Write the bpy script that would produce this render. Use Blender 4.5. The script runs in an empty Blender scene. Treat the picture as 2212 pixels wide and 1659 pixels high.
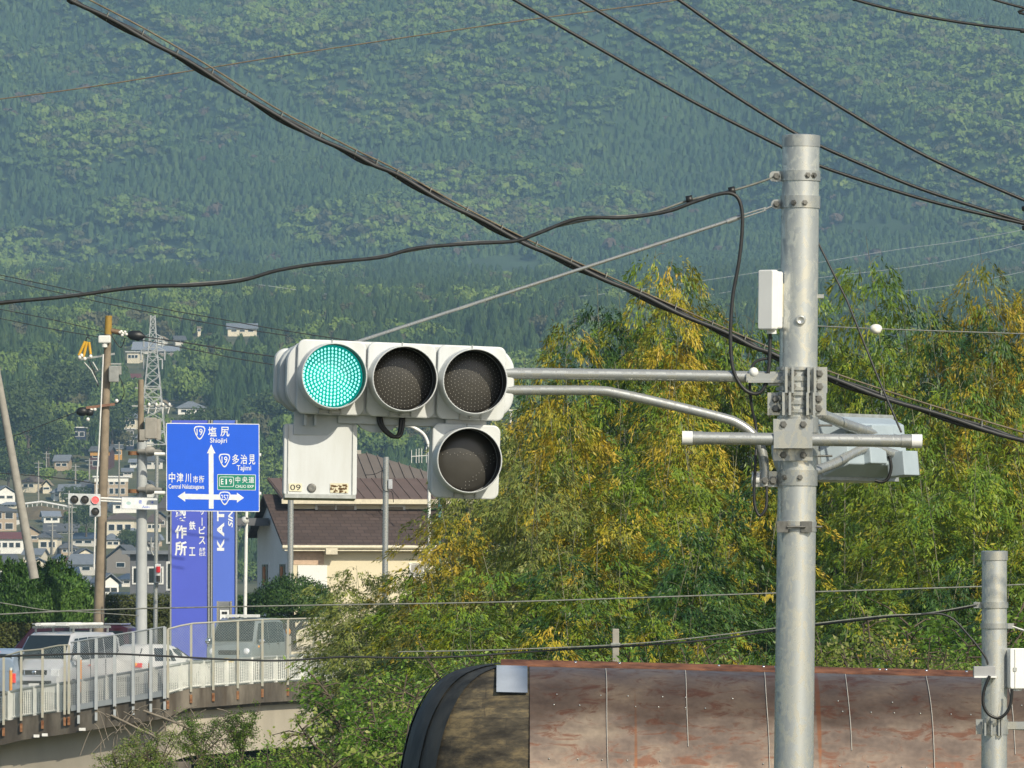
import bpy, math, random
import numpy as np
from mathutils import Vector, Matrix, noise
R = math.radians
C = bpy.context.scene.collection
SC = bpy.context.scene
# ---------------------------------------------------------------- camera (telephoto, eye at z = 0)
FPX = 13500.0                                   # focal length in units of a 2212 px wide picture
PITCH = math.atan((1250 - 829.5) / FPX)
cam = bpy.data.cameras.new('camera'); camo = bpy.data.objects.new('camera', cam); C.objects.link(camo)
cam.sensor_width = 36; cam.lens = 36 * FPX / 2212; cam.clip_start = 0.5; cam.clip_end = 30000
camo.rotation_euler = (math.pi / 2 + PITCH, 0, 0)
SC.camera = camo
# ---------------------------------------------------------------- sky, sun, exposure
SUN_AZ, SUN_EL = R(33), R(35)                    # behind the camera, to its right
wd = bpy.data.worlds.new('World'); SC.world = wd; wd.use_nodes = True
nt = wd.node_tree; bg = nt.nodes['Background']; sky = nt.nodes.new('ShaderNodeTexSky')
sky.sky_type = 'NISHITA'; sky.sun_disc = False; sky.sun_elevation = SUN_EL; sky.sun_rotation = math.pi - SUN_AZ
sky.dust_density = 1.5
nt.links.new(sky.outputs[0], bg.inputs[0]); bg.inputs[1].default_value = 0.11
sl = bpy.data.lights.new('sun', 'SUN'); so = bpy.data.objects.new('sun', sl); C.objects.link(so)
sl.energy = 4.6; sl.angle = R(0.5); sl.color = (1.0, 0.91, 0.73)
sdir = Vector((math.sin(SUN_AZ) * math.cos(SUN_EL), -math.cos(SUN_AZ) * math.cos(SUN_EL), math.sin(SUN_EL)))
so.rotation_euler = sdir.to_track_quat('Z', 'Y').to_euler(); so.location = sdir * 50
SC.view_settings.view_transform = 'Standard'; SC.view_settings.look = 'None'
SC.view_settings.exposure = 0.12; SC.view_settings.gamma = 1.0
SC.cycles.max_bounces = 6; SC.cycles.transparent_max_bounces = 8
SC.cycles.volume_bounces = 0

# ---------------------------------------------------------------- helpers
def at(x, y, d):                                 # a picture position (2212 wide) at depth d metres -> world point
    t = math.atan((829.5 - y) / FPX)
    Z = d * math.tan(PITCH + t)
    dep = d * math.cos(PITCH) + Z * math.sin(PITCH)
    return Vector(((x - 1106) / FPX * dep, d, Z))
def ppm(d): return FPX / d                       # picture px per metre at depth d
rng = np.random.default_rng(7); random.seed(7)
WM = {}
def mkmesh(name, V, Fc, smooth=None, mi=None):
    me = bpy.data.meshes.new(name)
    me.from_pydata([tuple(v) for v in V], [], Fc)
    if smooth is not None: me.polygons.foreach_set('use_smooth', smooth)
    if mi is not None: me.polygons.foreach_set('material_index', mi)
    me.update(); return me
def npmesh(name, V, k=4, mi=None):               # loose k-gons from an (n*k, 3) array
    V = np.asarray(V, dtype=np.float32).reshape(-1, 3); n = len(V) // k
    me = bpy.data.meshes.new(name)
    me.vertices.add(len(V)); me.vertices.foreach_set('co', V.ravel())
    me.loops.add(len(V)); me.loops.foreach_set('vertex_index', np.arange(len(V), dtype=np.int32))
    me.polygons.add(n); me.polygons.foreach_set('loop_start', np.arange(0, n * k, k, dtype=np.int32))
    if mi is not None: me.polygons.foreach_set('material_index', np.asarray(mi, dtype=np.int32))
    me.update(calc_edges=True); return me
def tag(o, label=None, cat=None, group=None, kind=None):
    if label: o['label'] = label
    if cat: o['category'] = cat
    if group: o['group'] = group
    if kind: o['kind'] = kind
    return o
def thing(name, label, cat, loc=(0, 0, 0), rot=None, group=None):
    o = bpy.data.objects.new(name, None); C.objects.link(o)
    o.empty_display_size = 0.2
    m = Matrix.Translation(Vector(loc)) @ (rot.to_4x4() if rot else Matrix())
    o.matrix_basis = m; WM[o.name] = m
    return tag(o, label, cat, group)
def link(name, me, mats, parent=None):
    o = bpy.data.objects.new(name, me); C.objects.link(o)
    for m in (mats if isinstance(mats, (list, tuple)) else [mats]):
        if me.materials.find(m.name) < 0: me.materials.append(m)
    if parent: o.parent = parent; WM[o.name] = WM[parent.name]
    else: WM[o.name] = Matrix()
    return o
def orth(d):
    d = d.normalized(); a = Vector((0, 0, 1)) if abs(d.z) < 0.9 else Vector((1, 0, 0))
    u = d.cross(a).normalized(); return u, d.cross(u).normalized()
def spline(P, n=6):                              # Catmull-Rom through points
    P = [Vector(p) for p in P]; out = []
    for i in range(len(P) - 1):
        p0 = P[max(i - 1, 0)]; p1 = P[i]; p2 = P[i + 1]; p3 = P[min(i + 2, len(P) - 1)]
        for k in range(n):
            t = k / n
            out.append(0.5 * ((2 * p1) + (p2 - p0) * t + (2 * p0 - 5 * p1 + 4 * p2 - p3) * t * t + (3 * p1 - p0 - 3 * p2 + p3) * t ** 3))
    out.append(P[-1]); return out
class MB:
    def __init__(s): s.v = []; s.f = []; s.s = []; s.m = []
    def add(s, vs, fs, sm=False, m=0):
        b = len(s.v); s.v += [Vector(v) for v in vs]
        for f in fs: s.f.append([i + b for i in f]); s.s.append(sm); s.m.append(m)
    def box(s, c, size, rot=None, m=0):
        c = Vector(c); h = [x / 2 for x in size]
        vs = [Vector((x * h[0], y * h[1], z * h[2])) for x in (-1, 1) for y in (-1, 1) for z in (-1, 1)]
        if rot: vs = [rot @ v for v in vs]
        s.add([c + v for v in vs], [(0, 1, 3, 2), (4, 6, 7, 5), (0, 4, 5, 1), (2, 3, 7, 6), (0, 2, 6, 4), (1, 5, 7, 3)], False, m)
        return s
    def bar(s, a, b, w, t=None, m=0):            # square bar from a to b
        a = Vector(a); b = Vector(b); t = t or w; d = b - a; u, v = orth(d); u = u * w / 2; v = v * t / 2
        vs = [p + x for p in (a, b) for x in (-u - v, u - v, u + v, -u + v)]
        s.add(vs, [(3, 2, 1, 0), (4, 5, 6, 7), (0, 1, 5, 4), (1, 2, 6, 5), (2, 3, 7, 6), (3, 0, 4, 7)], False, m); return s
    def tube(s, pts, r, n=8, cap=True, sm=True, m=0):
        pts = [Vector(p) for p in pts]; k = len(pts)
        rs = r if isinstance(r, (list, tuple)) else [r] * k
        u, v = orth(pts[1] - pts[0]); vs = []
        for i, p in enumerate(pts):
            d = (pts[min(i + 1, k - 1)] - pts[max(i - 1, 0)]).normalized()
            u = (u - d * u.dot(d)).normalized(); v = d.cross(u)
            for j in range(n):
                a = 2 * math.pi * j / n; vs.append(p + (u * math.cos(a) + v * math.sin(a)) * rs[i])
        fs = [(i * n + j, i * n + (j + 1) % n, (i + 1) * n + (j + 1) % n, (i + 1) * n + j) for i in range(k - 1) for j in range(n)]
        s.add(vs, fs, sm, m)
        if cap:
            s.add(vs[:n], [tuple(range(n))[::-1]], False, m); s.add(vs[-n:], [tuple(range(n))], False, m)
        return s
    def lathe(s, prof, o, ax, n=24, sm=True, m=0, a0=0, a1=2 * math.pi, xdir=None):  # prof: (radius, along axis)
        o = Vector(o); ax = Vector(ax).normalized(); u, v = orth(ax)
        if xdir: u = Vector(xdir); v = ax.cross(u)
        full = abs(a1 - a0 - 2 * math.pi) < 1e-6; cnt = n if full else n + 1; vs = []
        for r, h in prof:
            for j in range(cnt):
                a = a0 + (a1 - a0) * j / n; vs.append(o + ax * h + (u * math.cos(a) + v * math.sin(a)) * r)
        fs = []
        for i in range(len(prof) - 1):
            for j in range(n):
                j2 = (j + 1) % cnt; fs.append((i * cnt + j, i * cnt + j2, (i + 1) * cnt + j2, (i + 1) * cnt + j))
        s.add(vs, fs, sm, m); return s
    def prism(s, poly, o, ex, ey, dep, m=0):     # 2-D polygon in (ex, ey), extruded by the vector dep
        o = Vector(o); ex = Vector(ex); ey = Vector(ey); dep = Vector(dep); n = len(poly)
        a = [o + ex * x + ey * y for x, y in poly]; b = [p + dep for p in a]
        s.add(a + b, [tuple(range(n)), tuple(range(2 * n - 1, n - 1, -1))] + [(i, i + n, (i + 1) % n + n, (i + 1) % n) for i in range(n)], False, m); return s
    def quad(s, a, b, c, d, m=0): s.add([a, b, c, d], [(0, 1, 2, 3)], False, m); return s
    def ico(s, c, r, m=0, n=10):
        prof = [(max(1e-4, math.sin(math.pi * i / 6)), -math.cos(math.pi * i / 6)) for i in range(7)]
        r = r if isinstance(r, (tuple, list)) else (r, r, r); c = Vector(c); vs = []
        for q, h in prof:
            for j in range(n):
                a = 2 * math.pi * j / n; vs.append(c + Vector((q * math.cos(a) * r[0], q * math.sin(a) * r[1], h * r[2])))
        s.add(vs, [(i * n + j, i * n + (j + 1) % n, (i + 1) * n + (j + 1) % n, (i + 1) * n + j) for i in range(6) for j in range(n)], True, m); return s
    def build(s, name, mats, parent=None, local=False, bevel=0, sharp=None):
        V = s.v; o3 = None
        if parent and not local:
            inv = WM[parent.name].inverted(); V = [inv @ v for v in V]
        elif not parent:
            xs = [v.x for v in V]; ys = [v.y for v in V]; o3 = Vector(((min(xs) + max(xs)) / 2, (min(ys) + max(ys)) / 2, min(v.z for v in V)))
            V = [v - o3 for v in V]
        me = mkmesh(name, V, s.f, s.s, s.m)
        if sharp: me.polygons.foreach_set('use_smooth', [True] * len(s.f)); me.set_sharp_from_angle(angle=R(sharp))
        o = link(name, me, mats, parent)
        if o3: o.location = o3; WM[o.name] = Matrix.Translation(o3)
        if bevel:
            b = o.modifiers.new('bevel', 'BEVEL'); b.width = bevel; b.segments = 2; b.limit_method = 'ANGLE'; b.angle_limit = R(40)
        return o
def build_parts(mb, name, mats, parent, **kw):    # every loose piece of the builder becomes a part of its own
    n = len(mb.v); up = list(range(n))
    def find(a):
        while up[a] != a: up[a] = up[up[a]]; a = up[a]
        return a
    key = {}
    for i, v in enumerate(mb.v):
        k = tuple(round(c, 6) for c in v); up[find(i)] = find(key.setdefault(k, i))
    for f in mb.f:
        for a in f[1:]: up[find(a)] = find(f[0])
    g = {}
    for f, s, m in zip(mb.f, mb.s, mb.m): g.setdefault(find(f[0]), []).append((f, s, m))
    for L in g.values():
        b = MB(); ix = {}
        for f, s, m in L:
            for a in f:
                if a not in ix: ix[a] = len(b.v); b.v.append(mb.v[a])
            b.f.append([ix[a] for a in f]); b.s.append(s); b.m.append(m)
        b.build(name, mats, parent, **kw)
def dup(root, loc=None, rotz=None, scale=None, label=None, name=None):   # a copy of a thing, its parts and sub-parts
    r = root.copy(); C.objects.link(r)
    if name: r.name = name
    if loc is not None: r.location = loc
    if rotz is not None: r.rotation_euler = (0, 0, rotz)
    if scale is not None: r.scale = scale if isinstance(scale, (tuple, list)) else (scale,) * 3
    if label: r['label'] = label
    for ch in list(root.children):
        c = ch.copy(); C.objects.link(c); c.parent = r
        for g in list(ch.children):
            q = g.copy(); C.objects.link(q); q.parent = c
    return r
def rrect(w, h, r, n=5, cx=0, cy=0):             # rounded rectangle outline
    out = []
    for sx, sy, a0 in ((1, 1, 0), (-1, 1, 90), (-1, -1, 180), (1, -1, 270)):
        for k in range(n + 1):
            a = R(a0 + 90 * k / n); out.append((cx + sx * (w / 2 - r) + r * math.cos(a), cy + sy * (h / 2 - r) + r * math.sin(a)))
    return out
def text2d(body, w, h, weight=0.0, italic=0.0):  # flat letter outlines fitted into w x h, centred
    cu = bpy.data.curves.new('lettering', 'FONT'); cu.body = body; cu.offset = weight; cu.shear = italic; cu.resolution_u = 3
    o = bpy.data.objects.new('lettering', cu); C.objects.link(o)
    dg = bpy.context.evaluated_depsgraph_get(); me = bpy.data.meshes.new_from_object(o.evaluated_get(dg))
    V = np.array([v.co[:2] for v in me.vertices]); Fc = [tuple(p.vertices) for p in me.polygons]
    bpy.data.objects.remove(o); bpy.data.curves.remove(cu); bpy.data.meshes.remove(me)
    lo = V.min(0); hi = V.max(0); V = (V - (lo + hi) / 2) / (hi - lo) * np.array([w, h])
    return V, Fc
def put_text(mb, body, cx, cy, w, h, o, ex, ey, n, off, weight=0.0, italic=0.0, rot=0, m=0):
    V, Fc = text2d(body, w, h, weight, italic); c, s = math.cos(rot), math.sin(rot)
    mb.add([o + ex * (cx + c * x - s * y) + ey * (cy + s * x + c * y) + n * off for x, y in V], Fc, False, m)

# ---------------------------------------------------------------- materials
def newmat(name):
    m = bpy.data.materials.new(name); m.use_nodes = True
    t = m.node_tree; return m, t, t.nodes['Principled BSDF']
def nd(t, typ, **kw):
    n = t.nodes.new(typ)
    for k, v in kw.items():
        if k in n.inputs: n.inputs[k].default_value = v
        else: setattr(n, k, v)
    return n
def ramp(t, fac, stops):
    r = t.nodes.new('ShaderNodeValToRGB'); e = r.color_ramp.elements
    while len(e) < len(stops): e.new(0.5)
    for q, (p, c) in zip(e, stops): q.position = p; q.color = (*c, 1)
    t.links.new(fac, r.inputs[0]); return r.outputs[0]
def coords(t, sc=(1, 1, 1), rot=(0, 0, 0)):
    tc = t.nodes.new('ShaderNodeTexCoord'); mp = t.nodes.new('ShaderNodeMapping')
    mp.inputs['Scale'].default_value = sc; mp.inputs['Rotation'].default_value = rot
    t.links.new(tc.outputs['Object'], mp.inputs[0]); return mp.outputs[0]
def M(name, col, rough=0.6, metal=0.0, var=0.12, scale=6.0, col2=None, bump=0.0, sc=(1, 1, 1), emit=None, es=1.0):
    m, t, p = newmat(name)
    a = tuple(max(0, c * (1 - var)) for c in col); b = col2 or tuple(min(1, c * (1 + var)) for c in col)
    n = nd(t, 'ShaderNodeTexNoise', Scale=scale, Detail=5.0, Roughness=0.6); t.links.new(coords(t, sc), n.inputs[0])
    t.links.new(ramp(t, n.outputs[0], [(0.35, a), (0.65, b)]), p.inputs['Base Color'])
    p.inputs['Roughness'].default_value = rough; p.inputs['Metallic'].default_value = metal
    if bump:
        bp = nd(t, 'ShaderNodeBump', Strength=bump, Distance=0.02); t.links.new(n.outputs[0], bp.inputs['Height']); t.links.new(bp.outputs[0], p.inputs['Normal'])
    if emit: p.inputs['Emission Color'].default_value = (*emit, 1); p.inputs['Emission Strength'].default_value = es
    return m
def leafmat(name, cols, transl=0.3, patch=0.25, rough=0.55, objvar=0.0, isl=0.55):   # leaf tint differs leaf by leaf and clump by clump
    m, t, p = newmat(name)
    g = t.nodes.new('ShaderNodeNewGeometry'); n = nd(t, 'ShaderNodeTexNoise', Scale=patch, Detail=2.0)
    t.links.new(coords(t), n.inputs[0])
    mx = nd(t, 'ShaderNodeMath', operation='MULTIPLY_ADD'); mx.inputs[1].default_value = isl
    ms = nd(t, 'ShaderNodeMath', operation='MULTIPLY_ADD'); ms.inputs[1].default_value = 1.3 + (.55 - isl) * 2; ms.inputs[2].default_value = -0.4 - (.55 - isl) * .5
    t.links.new(n.outputs[0], ms.inputs[0])
    t.links.new(g.outputs['Random Per Island'], mx.inputs[0]); t.links.new(ms.outputs[0], mx.inputs[2])
    k = len(cols); col = ramp(t, mx.outputs[0], [(0.12 + 0.76 * i / max(1, k - 1), c) for i, c in enumerate(cols)])
    if objvar:
        oi = t.nodes.new('ShaderNodeObjectInfo'); hs = t.nodes.new('ShaderNodeHueSaturation')
        mr = nd(t, 'ShaderNodeMapRange'); mr.inputs['To Min'].default_value = 1 - objvar; mr.inputs['To Max'].default_value = 1 + objvar
        t.links.new(oi.outputs['Random'], mr.inputs[0]); t.links.new(mr.outputs[0], hs.inputs['Value']); t.links.new(col, hs.inputs['Color']); col = hs.outputs[0]
    t.links.new(col, p.inputs['Base Color']); p.inputs['Roughness'].default_value = rough
    p.inputs['Specular IOR Level'].default_value = 0.35
    if transl:
        tr = t.nodes.new('ShaderNodeBsdfTranslucent'); t.links.new(col, tr.inputs[0]); mix = t.nodes.new('ShaderNodeMixShader'); mix.inputs[0].default_value = transl
        t.links.new(p.outputs[0], mix.inputs[1]); t.links.new(tr.outputs[0], mix.inputs[2])
        t.links.new(mix.outputs[0], t.nodes['Material Output'].inputs[0])
    return m
def galv(name, base=0.45, spangle=22.0):
    m, t, p = newmat(name); co = coords(t, (1, 1, 0.55))
    n = nd(t, 'ShaderNodeTexNoise', Scale=13.0, Detail=5.0); t.links.new(co, n.inputs[0])
    v = nd(t, 'ShaderNodeTexVoronoi', Scale=spangle); 
    ad = nd(t, 'ShaderNodeVectorMath', operation='MULTIPLY_ADD'); ad.inputs[1].default_value = (0.12,) * 3
    t.links.new(n.outputs[1], ad.inputs[0]); t.links.new(co, ad.inputs[2]); t.links.new(ad.outputs[0], v.inputs[0])
    mx = nd(t, 'ShaderNodeMath', operation='MULTIPLY_ADD'); mx.inputs[1].default_value = 0.6
    sp = t.nodes.new('ShaderNodeSeparateColor'); t.links.new(v.outputs['Color'], sp.inputs[0])
    t.links.new(sp.outputs[0], mx.inputs[0]); 
    hf = nd(t, 'ShaderNodeMath', operation='MULTIPLY'); hf.inputs[1].default_value = 0.6; t.links.new(n.outputs[0], hf.inputs[0]); t.links.new(hf.outputs[0], mx.inputs[2])
    t.links.new(ramp(t, mx.outputs[0], [(0.25, (base * 0.80, base * 0.86, base * 0.88)), (0.5, (base * .94, base * .99, base * .99)), (0.8, (base * 1.18, base * 1.20, base * 1.13))]), p.inputs['Base Color'])
    t.links.new(ramp(t, mx.outputs[0], [(0.25, (0.55,) * 3), (0.8, (0.22,) * 3)]), p.inputs['Roughness'])
    p.inputs['Metallic'].default_value = 0.55
    return m
m_galv = galv('galvanised_steel', 0.5, 44); m_galv2 = galv('dull_galvanised_steel', 0.40, 40)
m_steel = M('grey_steel', (0.36, 0.38, 0.37), 0.5, 0.4, 0.15, 30)
m_bolt = M('bolt_steel', (0.16, 0.16, 0.15), 0.45, 0.6, 0.2, 40)
m_white = M('white_paint', (0.70, 0.71, 0.68), 0.42, 0, 0.04, 14)
m_whitep = M('white_plastic', (0.76, 0.77, 0.76), 0.35, 0, 0.03, 10)
m_black = M('black_rubber', (0.012, 0.013, 0.014), 0.45, 0, 0.3, 60)
m_cable = M('cable_sheath', (0.022, 0.024, 0.026), 0.5, 0, 0.25, 30)
m_wire = M('steel_wire', (0.20, 0.21, 0.19), 0.5, 0.3, 0.2, 30)
m_rustwire = M('rusty_wire', (0.15, 0.125, 0.085), 0.7, 0.1, 0.3, 20)
m_conc = M('concrete_pole', (0.30, 0.285, 0.25), 0.85, 0, 0.12, 4, bump=0.1)
m_concb = M('weathered_concrete_pole', (0.235, 0.19, 0.135), 0.85, 0, 0.2, 2.5, bump=0.1)
m_dark = M('dark_gap', (0.02, 0.022, 0.025), 0.6)
m_chrome = M('chrome', (0.75, 0.76, 0.78), 0.12, 1.0, 0.02)
m_glass = M('dark_glass', (0.018, 0.028, 0.035), 0.06, 0, 0.1)
m_porc = M('porcelain', (0.75, 0.73, 0.68), 0.2)
m_yellow = M('yellow_cover', (0.62, 0.36, 0.03), 0.5)
# ---------------------------------------------------------------- terrain
_zd = [-500, 120, 150, 228, 240, 300, 600, 800, 1200, 1350, 1500, 1650, 1800, 2000, 2300, 2800, 3280, 3500, 3800, 4100, 4450, 4700, 5200]
_yy = [None, None, None, None, None, None, None, 1300, 1262, 1225, 1100, 960, 850, 742, 690, 640, 610, 450, 210, 0, -240, -350, -200]
_zz = [-7, -7, -9, -9, -4.2, -3.6, -3.2] + [at(1106, y, d).z for y, d in zip(_yy[7:], _zd[7:])]
def sstep(a, b, x): t = min(1, max(0, (x - a) / (b - a))); return t * t * (3 - 2 * t)
def gz(x, d):
    z = float(np.interp(d, _zd, _zz))
    if d > 1250:
        k = sstep(1250, 1700, d); z += (1.0 + 4 * sstep(2050, 2600, d)) * k * noise.noise((x / 90, d / 130, 1.3))
    if d > 3150:
        k = sstep(3150, 3600, d); w = noise.noise((x / 330, d / 420, 4.1)) * 90
        a = (x * 0.75 + d * 0.55 + w); b = (x * -0.55 + d * 0.6)
        r = 1 - abs(noise.noise((a / 190, b / 520, 7.7))) * 2
        r2 = 1 - abs(noise.noise((a / 75, b / 170, 2.2))) * 2
        z += k * (84 * (r - 0.45) + 17 * (r2 - 0.4) + 46 * noise.noise((x / 420, d / 300, 9.0)))
    return z
dl = [-500, -200, -50, 20, 80, 120, 150, 228, 240] + list(range(300, 1200, 60)) + list(range(1200, 3200, 28)) + list(range(3200, 4720, 14)) + [4800, 5000, 5200]
ul = [-8, -4, -2.4, -1.7] + [i / 50 * 1.3 for i in range(-50, 51)] + [1.7, 2.4, 4, 8]
V = []; 
for d in dl:
    for u in ul:
        x = u * (max(d, 0) * 0.0819 + 60); V.append((x, d, gz(x, d)))
nc = len(ul)
Fc = [(i * nc + j, i * nc + j + 1, (i + 1) * nc + j + 1, (i + 1) * nc + j) for i in range(len(dl) - 1) for j in range(nc - 1)]
m_ground = M('hillside_soil_and_undergrowth', (0.06, 0.085, 0.028), 0.9, 0, 0.3, 0.05, col2=(0.14, 0.13, 0.065))
m_floor = M('forest_floor', (0.032, 0.062, 0.020), 0.9, 0, 0.3, 0.05)
terrain = link('terrain', mkmesh('terrain', V, Fc, [True] * len(Fc), [1 if dl[i] > 2500 and not (3240 < dl[i] < 3330) else 0 for i in range(len(dl) - 1) for j in range(nc - 1)]), [m_ground, m_floor]); tag(terrain, kind='structure')
terrain['label'] = 'hillside and wooded mountain slope rising behind the town'

# ---------------------------------------------------------------- foliage generators (loose leaf-clump faces)
def unit(n): v = rng.normal(size=(n, 3)); return v / np.linalg.norm(v, axis=1, keepdims=True)
def faces(P, N, T, L, Wd, kite=False):           # quads at P, normals N, long axis along T
    B = np.cross(N, T); B /= np.linalg.norm(B, axis=1, keepdims=True) + 1e-9
    T = np.cross(B, N); T /= np.linalg.norm(T, axis=1, keepdims=True) + 1e-9
    L = np.asarray(L).reshape(-1, 1); Wd = np.asarray(Wd).reshape(-1, 1)
    if kite: q = [P, P + T * L * 0.4 + B * Wd / 2, P + T * L, P + T * L * 0.4 - B * Wd / 2]
    else: q = [P - T * L / 2 - B * Wd / 2, P + T * L / 2 - B * Wd * 0.3, P + T * L * 0.4 + B * Wd / 2, P - T * L / 2 + B * Wd * 0.4]
    return np.stack(q, 1).reshape(-1, 3)
def conifer(n, h, r, jag=0.3, rough=0.5):
    t = rng.random(n) ** 0.75; t = 1 - t * 0.93      # more near the base
    a = rng.random(n) * 2 * np.pi; t = 1 - (1 - t)
    rad = r * np.sqrt(np.clip(1.02 - t ** 1.6, 0, 1)) * (1 - jag * rng.random(n))
    P = np.stack([rad * np.cos(a), rad * np.sin(a), h * (0.1 + 0.9 * t)], 1)
    N = np.stack([np.cos(a), np.sin(a), 0.5 + 0 * a], 1) + rough * unit(n); N /= np.linalg.norm(N, axis=1, keepdims=True)
    T = np.stack([np.cos(a) * 0.8, np.sin(a) * 0.8, -0.7 + 0 * a], 1) + 0.3 * unit(n)
    s = (0.45 + 0.8 * (1 - t)) * r * 0.56 * (60 / n) ** 0.5
    return faces(P, N, T, s * 1.5, s)
def broad(n, h, r, lobes=5, rough=0.5):
    k = lobes; lc = np.stack([rng.normal(size=k) * r * 0.42, rng.normal(size=k) * r * 0.42, h * (0.45 + 0.4 * rng.random(k))], 1); lr = r * (0.45 + 0.3 * rng.random(k))
    lc[0] = (0, 0, h * 0.62); lr[0] = r * 0.8
    i = rng.integers(0, k, n); d = unit(n); d[:, 2] = np.where(rng.random(n) < 0.75, np.abs(d[:, 2]), d[:, 2])
    P = lc[i] + d * lr[i][:, None] * (0.75 + 0.3 * rng.random(n))[:, None] * np.array([1, 1, min(1.1, h / (2 * r))])
    N = d + rough * unit(n); N /= np.linalg.norm(N, axis=1, keepdims=True)
    s = r * 0.42 * (110 / n) ** 0.5 * (0.7 + 0.6 * rng.random(n))
    return faces(P, N, unit(n), s * 1.3, s)
m_f = [leafmat('conifer_needles', [(0.024, 0.060, 0.020), (0.044, 0.088, 0.026), (0.070, 0.115, 0.030)], 0, 0.03, 0.8),
       leafmat('dark_broadleaf', [(0.048, 0.094, 0.022), (0.072, 0.122, 0.028), (0.098, 0.148, 0.035)], 0, 0.03, 0.8),
       leafmat('fresh_spring_leaves', [(0.09, 0.15, 0.024), (0.125, 0.19, 0.032), (0.17, 0.225, 0.045)], 0, 0.03, 0.8),
       leafmat('olive_budding_leaves', [(0.06, 0.066, 0.03), (0.085, 0.085, 0.035), (0.11, 0.11, 0.05)], 0, 0.03, 0.8),
       leafmat('pinkish_blossom_leaves', [(0.07, 0.05, 0.04), (0.11, 0.075, 0.058), (0.13, 0.095, 0.06)], 0, 0.03, 0.8)]
# species map: lighter broadleaf stands at these places of the slope (given as picture ellipses, turned into ground places)
def proj(p):                                     # world -> picture px
    cp, sp = math.cos(PITCH), math.sin(PITCH); dep = p[1] * cp + p[2] * sp; v = -p[1] * sp + p[2] * cp
    return 1106 + FPX * p[0] / dep, 829.5 - FPX * v / dep
LIGHT = [(1060, 420, 190, 70), (1000, 470, 230, 60), (180, 300, 150, 70), (620, 95, 130, 90), (930, 380, 120, 30), (1130, 480, 90, 36), (820, 250, 90, 26), (1650, 140, 60, 30), (2040, 330, 60, 30), (60, 560, 210, 90), (880, 510, 150, 40),
         (1600, 60, 170, 60), (2150, 250, 120, 90), (1180, 110, 110, 60), (1330, 470, 110, 60), (2080, 140, 110, 90), (350, 560, 160, 60), (720, 200, 100, 40), (1720, 30, 90, 40), (2170, 510, 60, 50), (300, 470, 120, 40), (700, 500, 90, 50), (1480, 40, 80, 60)]
DARK = [(1500, 330, 330, 130), (700, 400, 160, 60), (1850, 480, 260, 70), (860, 620, 160, 60), (1950, 600, 300, 60), (1500, 230, 180, 90), (420, 400, 150, 60)]
def species(px, py, x, d):
    lv = 0.0
    for cx, cy, rx, ry in LIGHT: lv = max(lv, 1.15 - math.hypot((px - cx) / rx, (py - cy) / ry))
    for cx, cy, rx, ry in DARK: lv -= max(0, 0.9 - math.hypot((px - cx) / rx, (py - cy) / ry)) * 0.9
    w = noise.noise((x / 330, d / 420, 4.1)) * 90; a = (x * 0.75 + d * 0.55 + w); b_ = (x * -0.55 + d * 0.6)
    spur = 0.5 - abs(noise.noise((a / 190, b_ / 520, 7.7))) * 2
    n = spur * 0.85 + noise.noise((x / 80, d / 70, 3.3)) * 0.45 + noise.noise((x / 22, d / 22, 8.3)) * 0.35 + lv * 1.25 + random.random() * 0.2 - 0.16
    if n > 0.36: return 2 if random.random() < 0.74 else 3
    if n > 0.08: return random.choice((1, 1, 3, 2))
    if noise.noise((x / 18, d / 14, 31.3)) > 0.50 and random.random() < .6: return 4
    if n > -0.14: return random.choice((1, 0, 0))
    return 0
protoN = {0: [conifer(40, 1, 1, .25, .5) for _ in range(10)], 1: [broad(90, 1.5, 1, 5, .55) for _ in range(10)]}
out = []; mi = []
def emit(proto, x, d, z, sx, sz, sp):
    a = random.random() * 6.283; c, s = math.cos(a), math.sin(a); P = proto
    q = np.empty_like(P); q[:, 0] = (P[:, 0] * c - P[:, 1] * s) * sx + x; q[:, 1] = (P[:, 0] * s + P[:, 1] * c) * sx + d; q[:, 2] = P[:, 2] * sz + z
    out.append(q); mi.append(np.full(len(P) // 4, sp))
CLEAR = [(1090, 588, 85, 36), (860, 600, 24, 14), (1885, 495, 95, 13)]
d = 3230.0
while d < 4520:
    st = 4.2 + (d - 3230) * 0.0008; hw = d * 0.0819 * 1.1; x = -hw + random.random() * st
    while x < hw:
        xx = x + random.uniform(-.45, .45) * st; dd = d + random.uniform(-.45, .45) * st; z = gz(xx, dd); px, py = proj((xx, dd, z))
        if not any(math.hypot((px - cx) / rx, (py - cy) / ry) < 1 for cx, cy, rx, ry in CLEAR) and py > -60:
            sp = species(px, py, xx, dd)
            if sp == 0:
                if random.random() < 0.96: emit(random.choice(protoN[0]), xx, dd, z - 1, random.uniform(1.5, 2.5), random.uniform(3.6, 6.4), 0)
            elif random.random() < 0.97: r = random.choice((random.uniform(1.8, 3.0), random.uniform(1.8, 3.0), random.uniform(3, 4.6))); emit(random.choice(protoN[1]), xx, dd, z - 1, r, r * random.uniform(.8, 1.3), sp)
        x += st
    d += st
me = npmesh('mountain_forest', np.concatenate(out), 4, np.concatenate(mi))
for m in m_f: me.materials.append(m)
forest = link('mountain_forest', me, m_f[0]); tag(forest, 'hazy mixed forest covering the mountain slope behind everything', 'forest', kind='stuff')
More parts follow.
